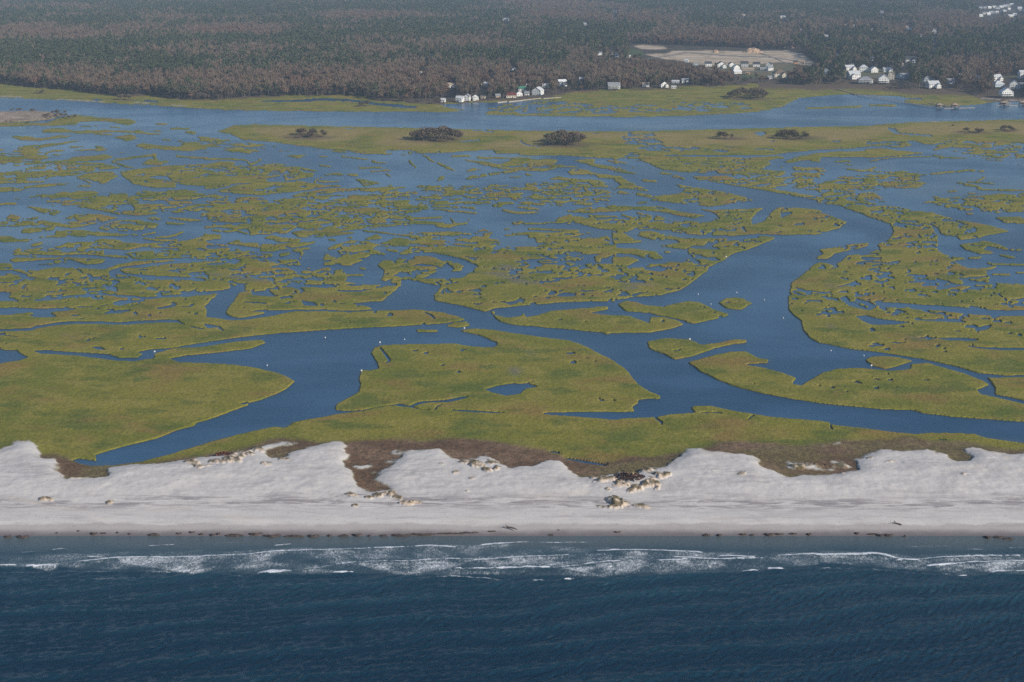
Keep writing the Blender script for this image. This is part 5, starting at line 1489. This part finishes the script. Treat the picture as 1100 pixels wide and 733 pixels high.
# ================================================================== jetties and sea walls
def jetty(path, label, deckz=1.5, width=2.2, hut=None, floats=()):
    """timber walkway on piles along pixel path; hut at its end, floating dock beside it"""
    P = [np.array([float(q) for q in ground(u, v, deckz)]) for u, v in path]
    o = empty('jetty', (P[-1][0], P[-1][1], 0)); tag(o, label, 'jetty'); c = P[-1]
    b = MB(); piles = []
    for a, e in zip(P[:-1], P[1:]):
        d = e - a; L = float(np.hypot(*d)); d = d / L; nrm = np.array((-d[1], d[0])) * width / 2
        q = [a + nrm - c, a - nrm - c, e - nrm - c, e + nrm - c]
        b.add([(*p, deckz - .18) for p in q] + [(*p, deckz) for p in q], [(0, 1, 2, 3), (7, 6, 5, 4), (0, 4, 5, 1), (1, 5, 6, 2), (2, 6, 7, 3), (3, 7, 4, 0)])
        for s in (-1, 1):
            b.add([(*(a + s * nrm * .94 - c), deckz + .9), (*(e + s * nrm * .94 - c), deckz + .9), (*(e + s * nrm * .94 - c), deckz + 1.02), (*(a + s * nrm * .94 - c), deckz + 1.02)], [(0, 1, 2, 3)])
        k = max(1, int(L / 7))
        for i in range(k + 1):
            for s in (-1, 1): piles.append(a + d * L * i / k + s * nrm * .9 - c)
    b.build('deck', TIMBER, o)
    for p in piles[-90:]: ref('piling', PILING, o, (p[0], p[1], deckz + .95), (1, 1, 1.6))
    if hut:
        w, d, h = hut
        b = MB(); b.box(-w / 2, w / 2, -d / 2, d / 2, deckz + .02, deckz + .22)
        for x in (-1, 1):
            for y in (-1, 0, 1): b.box(x * w * .45 - .12, x * w * .45 + .12, y * d * .44 - .12, y * d * .44 + .12, deckz + .22, deckz + h)
        b.box(-w * .44, w * .44, d * .2, d * .44, deckz + .22, deckz + h * .7)
        b.build('pavilion', TIMBER, o)
        b = MB(); roof_shell(b, w, d, deckz + h, 'hip', 'x', h * .45, .5); b.build('roof', RM['tan'], o)
        for x in (-.45, .45):
            for y in (-.42, .42): ref('piling', PILING, o, (w * x, d * y, deckz), (1.3, 1.3, 1.2))
    for (dx, dy, w, d) in floats:
        b = MB(); b.box(dx - w / 2, dx + w / 2, dy - d / 2, dy + d / 2, .06, .5); b.build('floating_dock', plain('float_boards', (.44, .40, .35), .85, .15), o)
    return o
jetty([(900, 95.6), (925.5, 102.4), (969, 109.2), (991, 113), (1009, 115.2)], 'long dark timber walkway crossing the marsh to a hut over the water', hut=(7.5, 6.5, 3.4), floats=((11, -2, 12, 4),))
jetty([(998, 110.2), (1012, 112.4), (1025.6, 115)], 'short timber jetty with a pale roofed hut and long floating dock', hut=(8, 6.5, 3.2), floats=((9, -2, 9, 4), (20, 0, 10, 3.5)))
jetty([(1082, 107.6), (1080, 109.6), (1078.6, 112.4)], 'jetty with a boat shelter in front of the three storey white house', hut=(10, 8, 3.0), floats=((10, -2, 10, 4), (-8, -1, 6, 4)))
jetty([(1104, 108.4), (1101, 110.2), (1098.6, 112)], 'short jetty at the right edge of the view', hut=(8, 6, 2.8), floats=((-7, 0, 6, 3),))
def seawall(u0, v0, u1, v1, label):
    a = np.array([float(q) for q in ground(u0, v0, 1.2)]); b_ = np.array([float(q) for q in ground(u1, v1, 1.2)]); d = b_ - a; L = float(np.hypot(*d)); o = empty('seawall', (a[0], a[1], 0), math.atan2(d[1], d[0])); tag(o, label, 'seawall')
    m = MB(); m.box(0, L, -.35, .35, -1.0, 1.3); m.build('wall', plain('seawall_concrete', (.34, .31, .27), .9, .15, .4), o)
    m = MB(); m.box(-.2, L + .2, -.6, .6, 1.303, 1.5); m.build('cap', plain('seawall_cap', (.40, .36, .31), .9, .1, .4), o)
seawall(534.5, 109.9, 544.5, 108.9, 'short low seawall at the left, in front of the drab house')
seawall(546.6, 109.2, 581, 105.5, 'long pale seawall in front of the red roofed building')
seawall(583.6, 105.9, 602.5, 104.6, 'pale seawall at the right end of the hamlet')

# ================================================================== forest
ep = [(a, b - .9, 0) for a, b in EDGE]
allowed = np.zeros_like(cover); fill(allowed, [(-400, -200, 0)] + [(EDGE[0][0] - 300, EDGE[0][1], 0)] + ep + [(1700, 104, 0), (1700, -200, 0)], 1, cuu, cvv)
BROWN = [(60, 42, 85, 9, .9), (20, 12, 60, 4, .8), (100, 13, 40, 3, .8), (245, 38, 55, 6, 1.6), (190, 25, 40, 4, .9), (300, 60, 70, 3.5, .7), (140, 37, 60, 7, .7), (60, 80, 130, 11, .55), (250, 94, 110, 11, .9), (330, 97, 45, 7, 1), (455, 88, 130, 16, 1.0), (560, 88, 80, 12, 1.0),
         (640, 80, 70, 16, 1.1), (725, 82, 70, 9, 1.1), (410, 22, 62, 5, 1.5), (600, 12, 80, 11, 1), (590, 20, 40, 4, 1.5), (680, 23, 60, 7, 1), (475, 52, 60, 8, .7), (790, 46, 70, 9, 1.1), (720, 46, 50, 6, 1), (900, 33, 80, 6, 1), (1030, 29, 70, 10, 1), (970, 40, 50, 7, .7), (1040, 77, 90, 13, .9), (845, 86, 22, 9, 1.2), (782, 86, 28, 8, 1.2), (400, 62, 30, 8, .7), (500, 100, 70, 8, .8), (285, 42, 20, 6, 1.5), (320, 84, 40, 4, .6)]
def brown_at(u, v, x, y):
    f = np.zeros_like(u)
    for a, b, c, d, k in BROWN: f = np.maximum(f, k * np.exp(-(((u - a) / c) ** 2 + ((v - b) / d) ** 2)))
    n = fbm(x / 120, y / 230, 5, 401, .62)
    return f * .70 + (n - .5) * 1.3 + .18 * (v > 88) + .11
P_ = []
for (d0, d1, sp) in ((1880, 2500, 6.3), (2500, 3400, 7.2), (3400, 4600, 8.6), (4600, 6200, 10.0), (6200, 7600, 13)):
    hw = d1 * .415 + 60
    nx, ny = int(2 * hw / sp), int((d1 - d0) / sp)
    gx, gy = np.meshgrid(np.linspace(-hw, hw, nx), np.linspace(d0, d1, ny))
    gx = gx.ravel() + RNG.uniform(-.48, .48, gx.size) * sp; gy = gy.ravel() + RNG.uniform(-.48, .48, gy.size) * sp
    u, v = in_px(gx, gy, 1.9)
    r = np.clip(((v + 60) / .5).astype(int), 0, cover.shape[0] - 1); c = np.clip((u + 160).astype(int), 0, cover.shape[1] - 1)
    ok = (allowed[r, c] > .5) & (cover[r, c] > .5) & (u > -150) & (u < 1250)
    gap = fbm(gx / 30, gy / 45, 3, 411) ; ok &= ~((gap < .25) & (RNG.random(gx.size) < .6))
    P_.append(np.stack([gx, gy, u, v, np.full(gx.size, sp)], 1)[ok])
P_ = np.concatenate(P_)
br = brown_at(P_[:, 2], P_[:, 3], P_[:, 0], P_[:, 1]) + RNG.normal(0, .20, len(P_))
order = ['bare', 'oak', 'pine', 'russet', 'shrub']         # prototypes sort by name
kk = np.where(br > .62, np.where(RNG.random(len(P_)) < .45, 3, 0), np.where(br > .20, np.where(RNG.random(len(P_)) < .84, 0, 1), np.where(RNG.random(len(P_)) < .80, 2, np.where(RNG.random(len(P_)) < .6, 1, 0))))
edge_zone = (P_[:, 3] > 84) & (RNG.random(len(P_)) < .35); kk = np.where(edge_zone & (kk == 2), 1, kk)
variant = kk * 4 + RNG.integers(0, 4, len(P_))
scale = RNG.uniform(.68, 1.22, len(P_)) * np.clip(P_[:, 4] / 6.6, 1, 1.08)
protos = bpy.data.collections.new('forest_tree_kinds')
for i, k in enumerate(order):
    for j in range(4):
        T, L = TREE[k, j][2], TREE[k, j][3]
        b = MB(); b.add(L.v, L.f, 0); b.add(T.v, T.f, 1)
        o = bpy.data.objects.new('tree_%02d' % (i * 4 + j), b.mesh('tree', [KINDS[k][0], KINDS[k][1]])); protos.objects.link(o)
me = bpy.data.meshes.new('forest'); me.vertices.add(len(P_))
me.vertices.foreach_set('co', np.stack([P_[:, 0], P_[:, 1], np.full(len(P_), 1.7)], 1).astype(np.float32).ravel())
for nm, ty, arr in (('variant', 'INT', variant.astype(np.int32)), ('size', 'FLOAT', scale.astype(np.float32)), ('turn', 'FLOAT', RNG.uniform(0, 6.28, len(P_)).astype(np.float32)), ('tint', 'FLOAT', np.clip(br - .55, 0, 1).astype(np.float32))):
    a = me.attributes.new(nm, ty, 'POINT'); a.data.foreach_set('value', arr)
fo_ = bpy.data.objects.new('forest', me); COL.objects.link(fo_)
tag(fo_, 'wide mixed wood of green pines and bare brown trees covering the mainland', 'forest', kind='stuff')
ng = bpy.data.node_groups.new('forest_scatter', 'GeometryNodeTree')
ng.interface.new_socket('Geometry', in_out='INPUT', socket_type='NodeSocketGeometry'); ng.interface.new_socket('Geometry', in_out='OUTPUT', socket_type='NodeSocketGeometry')
N = ng.nodes; gi = N.new('NodeGroupInput'); go = N.new('NodeGroupOutput'); ip = N.new('GeometryNodeInstanceOnPoints'); ci = N.new('GeometryNodeCollectionInfo')
ci.inputs['Collection'].default_value = protos; ci.inputs['Separate Children'].default_value = True; ci.inputs['Reset Children'].default_value = True
ip.inputs['Pick Instance'].default_value = True
def na(name, ty):
    q = N.new('GeometryNodeInputNamedAttribute'); q.data_type = ty; q.inputs['Name'].default_value = name; return q.outputs['Attribute']
cx = N.new('ShaderNodeCombineXYZ'); ng.links.new(na('turn', 'FLOAT'), cx.inputs['Z'])
ng.links.new(gi.outputs[0], ip.inputs['Points']); ng.links.new(ci.outputs[0], ip.inputs['Instance']); ng.links.new(na('variant', 'INT'), ip.inputs['Instance Index'])
ng.links.new(cx.outputs[0], ip.inputs['Rotation']); ng.links.new(na('size', 'FLOAT'), ip.inputs['Scale']); ng.links.new(ip.outputs[0], go.inputs[0])
fm = fo_.modifiers.new('scatter', 'NODES'); fm.node_group = ng
print('forest trees', len(P_))

# ---- trees one can tell apart: the wood's front row, and the shrubby hummocks on the marsh ----
SEG = [(-20, 120, 'at the far left of the wood edge'), (120, 215, 'at the wood edge behind the small left bushes'), (215, 300, 'along the wood edge left of the dark cove'), (300, 402, 'along the wood edge behind the dark cove'), (402, 475, 'on the point left of the waterfront hamlet'), (604, 745, 'along the wood edge between hamlet and hummock'),
       (745, 850, 'behind the big round hummock on the mainland marsh'), (850, 905, 'in the grove right of the new estate'), (905, 1062, 'below the white houses on the right shore')]
for a, b, where in SEG:
    u = a
    while u < b:
        v = float(np.interp(u, eu, ev)) - random.uniform(-.3, 1.2)
        k = random.choices(['bare', 'oak', 'russet', 'shrub', 'pine'], [.30, .34, .10, .22, .04])[0] if u < 480 else random.choices(['bare', 'oak', 'russet', 'shrub'], [.46, .16, .18, .20])[0]
        if a == 905: k = random.choices(['shrub', 'oak'], [.8, .2])[0]
        if any(abs(h['u'] - u) < h['wpx'] * .7 and -2 < v - h['v'] < 7 for h in HOUSES): u += 2; continue
        x, y = ground(u, v, 1.2)
        lab = {'bare': 'bare grey brown tree', 'oak': 'dark evergreen tree', 'russet': 'tree with russet brown leaves', 'shrub': 'low bushy tree', 'pine': 'green pine'}[k] + ' ' + where
        plant({'bare': 'bare_tree', 'oak': 'evergreen_tree', 'russet': 'brown_tree', 'shrub': 'bush', 'pine': 'pine_tree'}[k], k, random.randrange(4), (float(x), float(y), .9), random.uniform(.8, 1.1) * (.8 if a == 905 else 1), random.uniform(0, 6.28), lab, lab.split(' ', 1)[1].replace('tree ', '') + ' (' + k + ')' if False else 'trees ' + where)
        u += random.uniform(5.2, 8.2) if a != 905 else random.uniform(8, 14)
HUMMOCKS = [  # u, v base, half width px, half depth px, count, height px, description
 (330, 148, 21, 3.0, 18, 8, 'in the leftmost thicket on the far marsh ridge'),
 (467, 151.4, 29, 3.6, 32, 12, 'in the widest thicket on the far marsh ridge'),
 (604, 156, 25, 3.8, 28, 13, 'in the domed thicket ringed by a pond on the marsh ridge'),
 (780, 149.6, 11, 1.8, 7, 8, 'in the small dark green thicket on the marsh ridge'),
 (853, 149.4, 20, 2.6, 17, 9, 'in the thicket right of the small dark one on the ridge'),
 (1044, 143, 16, 1.6, 8, 5, 'in the low thicket at the right of the ridge'),
 (1083, 141, 10, 1.6, 6, 6, 'in the rightmost clump on the ridge'),
 (1025, 137, 5, .8, 2, 3, 'in the tiny clump behind the low right thicket'),
 (804, 106.4, 22, 3.0, 24, 9.5, 'in the big round hummock on the mainland marsh'),
 (40, 100.4, 7, .8, 4, 4, 'in the small clump at the far left marsh'),
 (390, 114.2, 6, 1, 4, 7, 'in the dark clump beside the left cove'),
 (134, 107.4, 9, 1.2, 5, 7, 'in the bushes in front of the left wood'),
 (22, 120, 21, .6, 7, 3.6, 'in the row along the back of the sandy spit'),
 (64, 123, 9, 1.2, 5, 4, 'at the tip of the sandy spit'), (64, 127.4, 19, 1.8, 13, 5, 'on the dark bank at the right end of the sandy spit'),
 (18, 132.4, 24, .6, 6, 2.6, 'along the front of the sandy spit'), (960, 97.2, 12, .8, 4, 3, 'in the low brush under the white cluster')]
for (u, v, a, b, n, hp, where) in HUMMOCKS:
    for k in range(n):
        t = random.uniform(0, 6.28); r = math.sqrt(random.random())
        uu, vv = u + a * r * math.cos(t), v - b * .6 + b * r * math.sin(t)
        x, y = ground(uu, vv, .9); m = float(y) / FPX
        kind = 'oak' if (k % 3 == 0 and hp > 5) or ('dark green' in where and k % 2) else 'shrub'
        hh = hp * m * (1.0 - .38 * r * r) * random.uniform(.75, 1.05); s = .98 * hh / {'oak': 12.0, 'shrub': 7.2}[kind]
        lab = ('green leaved shrub ' if kind == 'oak' else 'grey brown shrub ') + where
        plant('shrub', 'shrub' if kind == 'shrub' else 'oak', random.randrange(4), (float(x), float(y), .7), max(.3, s), random.uniform(0, 6.28), lab, 'shrubs ' + where)
print('single trees', N_TREES)

# ================================================================== small things
# maroon bush and dune grass on the eroded dunes
g_ = np.random.default_rng(3); b = MB()
for k in range(150):
    t = g_.random() * 6.28; r = math.sqrt(g_.random()); clump(b, (5.6 * r * math.cos(t), 3.4 * r * math.sin(t), .2 + 1.2 * (1 - r * r) * g_.random()), .42, g_, 0, 3)
x, y = ground(676, 512, 4.4); MAROON = plain('maroon_leaves', (.075, .045, .038), .9, .25, 1.5)
tag(b.build('dune_bush', MAROON, loc=(float(x), float(y), 4.2)), 'broad dark maroon bush on the eroded dunes right of centre', 'bush')
x, y = ground(240.5, 488, 2.4); b = MB()
for k in range(60):
    t = g_.random() * 6.28; r = math.sqrt(g_.random()); clump(b, (3.4 * r * math.cos(t), 1.6 * r * math.sin(t), .2 + .8 * (1 - r * r) * g_.random()), .36, g_, 0, 3)
tag(b.build('dune_bush', plain('rusty_leaves', (.13, .05, .03), .9, .25, 1.5), loc=(float(x), float(y), 2.3)), 'small rust red bush behind the left dunes', 'bush')

# white mooring floats
fb = MB(); fb.lathe([(0, -.45), (.42, -.4), (.62, -.05), (.62, .25), (.40, .62), (.16, .74), (0, .76)], 14, 0); fb.lathe([(.63, -.02), (.645, .0), (.645, .14), (.63, .16)], 14, 1)
FLOAT_ME = fb.mesh('float', [plain('float_white', (.80, .80, .78), .4, .04), plain('float_band', (.10, .16, .28), .5, .05)])
pb = MB(); pb.bar((0, 0, .7), (0, 0, 1.5), .05, .05, 6); pb.box(-.12, .12, -.12, .12, 1.5, 1.72); POLE_ME = pb.mesh('pole', [plain('pole_white', (.78, .78, .76), .5, .04)])
BUOYS = [(287, 393, 'off the tip of the big left marsh'), (349.4, 363.2, 'in the wide creek left of centre'), (434.6, 365, 'just above the large central island'), (750, 316.4, 'above the island left of the oval islet'), (791.4, 314.6, 'above the small oval islet'),
         (821, 322.6, 'right of the small oval islet'), (763.8, 327, 'left of the small oval islet'), (841.4, 342, 'near the right bank of the main channel'), (811.4, 395, 'inside the notch of the lower right island'), (892.6, 377.2, 'below the right bank of the main channel'), (928, 382.6, 'left of the small right hand islet')]
for u, v, where in BUOYS:
    x, y = ground(u, v, 0); o = empty('mooring_float', (float(x), float(y), 0), random.uniform(0, 6)); tag(o, 'white float ' + where, 'float', 'white floats on the creeks')
    ref('ball', FLOAT_ME, o, scale=(.5,) * 3); ref('pole', POLE_ME, o, scale=(.5,) * 3)
sb = MB(); sb.bar((0, 0, -1), (0, 0, 2.6), .09, .08, 6); STAKE_P = sb.mesh('post', [TIMBER]); sb = MB(); sb.box(-.35, .35, -.10, -.06, 1.7, 2.4); STAKE_B = sb.mesh('board', [plain('pole_white', (.8,) * 3)])
for u, v, where in [(166.5, 381.4, 'at the mouth of the left creek'), (408.4, 371.4, 'on the top left corner of the large central island'), (741, 368, 'on the pointed island in the main channel'), (936, 396.4, 'on the shore below the small right hand islet'), (499, 356, 'on the thin spit above the central island'), (780, 278.6, 'on the bright bank of the main channel'), (388.6, 402, 'on the left shore of the large central island')]:
    x, y = ground(u, v, .6); o = empty('marker_post', (float(x), float(y), .4)); tag(o, 'post with a white board ' + where, 'marker post', 'white boards on the marsh shores')
    ref('post', STAKE_P, o); ref('board', STAKE_B, o)

# dark slabs of old peat laid bare along the tide line, and wrack on the sand
PEAT = plain('old_peat', (.060, .046, .042), .85, .3, 1.0)
def peat(u, v, wpx, dpx, seed):
    g = np.random.default_rng(seed); x, y = ground(u, v, .15); m = math.hypot(float(y), H) / FPX
    w, d = wpx * m * .5, max(.35, dpx * m * .5 / math.sin(math.atan2(H, float(y)))); d *= .46; b = MB(); n = 26; V = []
    prof_ = [.5 + 1.3 * g.random() for _ in range(n)]; prof_ = [(prof_[k] + prof_[(k + 1) % n] + prof_[k - 1]) / 3 for k in range(n)]
    for (r, z) in ((1.06, -.5), (1.0, .16), (.86, .34), (.45, .38)):
        for k in range(n):
            t = 6.283 * k / n; sag = 1.7 * d * (math.cos(t) ** 2 - .4)
            V.append((w * r * math.cos(t) * (.7 + .4 * prof_[k]), d * r * math.sin(t) * prof_[k] * (1 - .75 * abs(math.cos(t)) ** 3) + sag * (1 if seed % 3 else -.3), z + .12 * g.normal() * (z > 0)))
    F = [(i * n + k, i * n + (k + 1) % n, (i + 1) * n + (k + 1) % n, (i + 1) * n + k) for i in range(3) for k in range(n)] + [tuple(3 * n + k for k in range(n))]
    b.add(V, F); return b.build('peat_slab', PEAT, loc=(float(x), float(y), .15))
PEATS = [(8, 577, 8, 1.2), (24, 577, 11, 3.2), (61, 573.2, 2.4, 1), (84, 571.4, 2.6, 1.2), (101, 574, 7, 2.8), (111, 573.6, 5, 1), (126, 573, 2.4, 1.2), (139, 574.2, 2.4, 1.2), (165, 574.8, 11, 3.2), (192, 573.8, 5, 1), (206, 572.6, 6, 1.6), (216, 574.6, 4, 1.6), (228, 575.2, 5, 1.6), (234.6, 574, 3, 2.4), (252, 575.4, 17, 3.6), (274, 574.2, 13, 2.6),
         (292, 576, 16, 3), (316, 576.2, 17, 2.2), (336.6, 576.2, 10, 2.8), (354, 575.8, 4, 1.6), (369, 576, 9, 2.4), (383, 575.2, 9, 2.6), (397, 576, 3, 1.4), (412, 575.8, 7, 1.8), (432, 575.4, 20, 2.2), (455, 574.6, 24, 2.0), (482, 573.8, 26, 1.8), (505, 573, 18, 1.2), (528, 571.8, 10, 1), (592, 575.2, 4, 1), (600, 570.6, 3, 1), (663, 572.4, 7, 1.4),
         (759, 575.2, 7, 2.8), (772.6, 575.4, 5, 1.8), (798, 574.8, 7, 1.2), (808, 575.2, 4, 1.2), (826, 574.8, 11, 2.4), (837, 574.4, 8, 1.4), (852, 574, 7, 1.8), (869, 574.4, 5, 2), (920.6, 573.6, 5.4, 2.2), (938, 574.4, 10, 1.6), (946, 575.4, 8, 2.2), (955, 575.4, 10, 2), (971.6, 576.4, 2.4, 1), (1061, 577.6, 7, 3), (1073, 577.4, 10, 1.6), (1083, 579, 9, 2.2)]
for k, (u, v, a, b_) in enumerate(PEATS):
    o = peat(u, v, a, b_, k + 40)
    side = 'left third' if u < 366 else 'middle' if u < 720 else 'right third'
    sz_ = 'broad' if a >= 12 else 'small' if a < 5 else 'ragged'
    tag(o, sz_ + ' dark peat slab on the tide line, ' + side + ' of the beach', 'peat slab', sz_ + ' peat slabs, ' + side + ' of the beach')
def log(u, v, L, rz, label):
    x, y = ground(u, v, 1.0); g = np.random.default_rng(int(u)); o = empty('driftwood', (float(x), float(y), .95), rz); tag(o, label, 'driftwood')
    b = MB(); b.bar((-L / 2, 0, .25), (L * .1, .15, .32), .34, .28, 8); b.bar((L * .1, .15, .32), (L / 2, -.1, .22), .28, .14, 8); b.build('trunk', plain('driftwood', (.12, .10, .085), .9, .25), o)
    b = MB()
    for k in range(5): b.bar((-L / 2 + .2, 0, .25), (-L / 2 - .6 * g.random(), 1.1 * g.normal(), .5 + .8 * g.random()), .12, .04, 5)
    b.build('roots', plain('driftwood', (.12, .10, .085), .9, .25), o)
log(550, 568, 4.2, -.5, 'long thin driftwood log lying on the wet sand near the middle'); log(965, 563.6, 2.6, -.6, 'dark stubby driftwood log on the sand at the right')
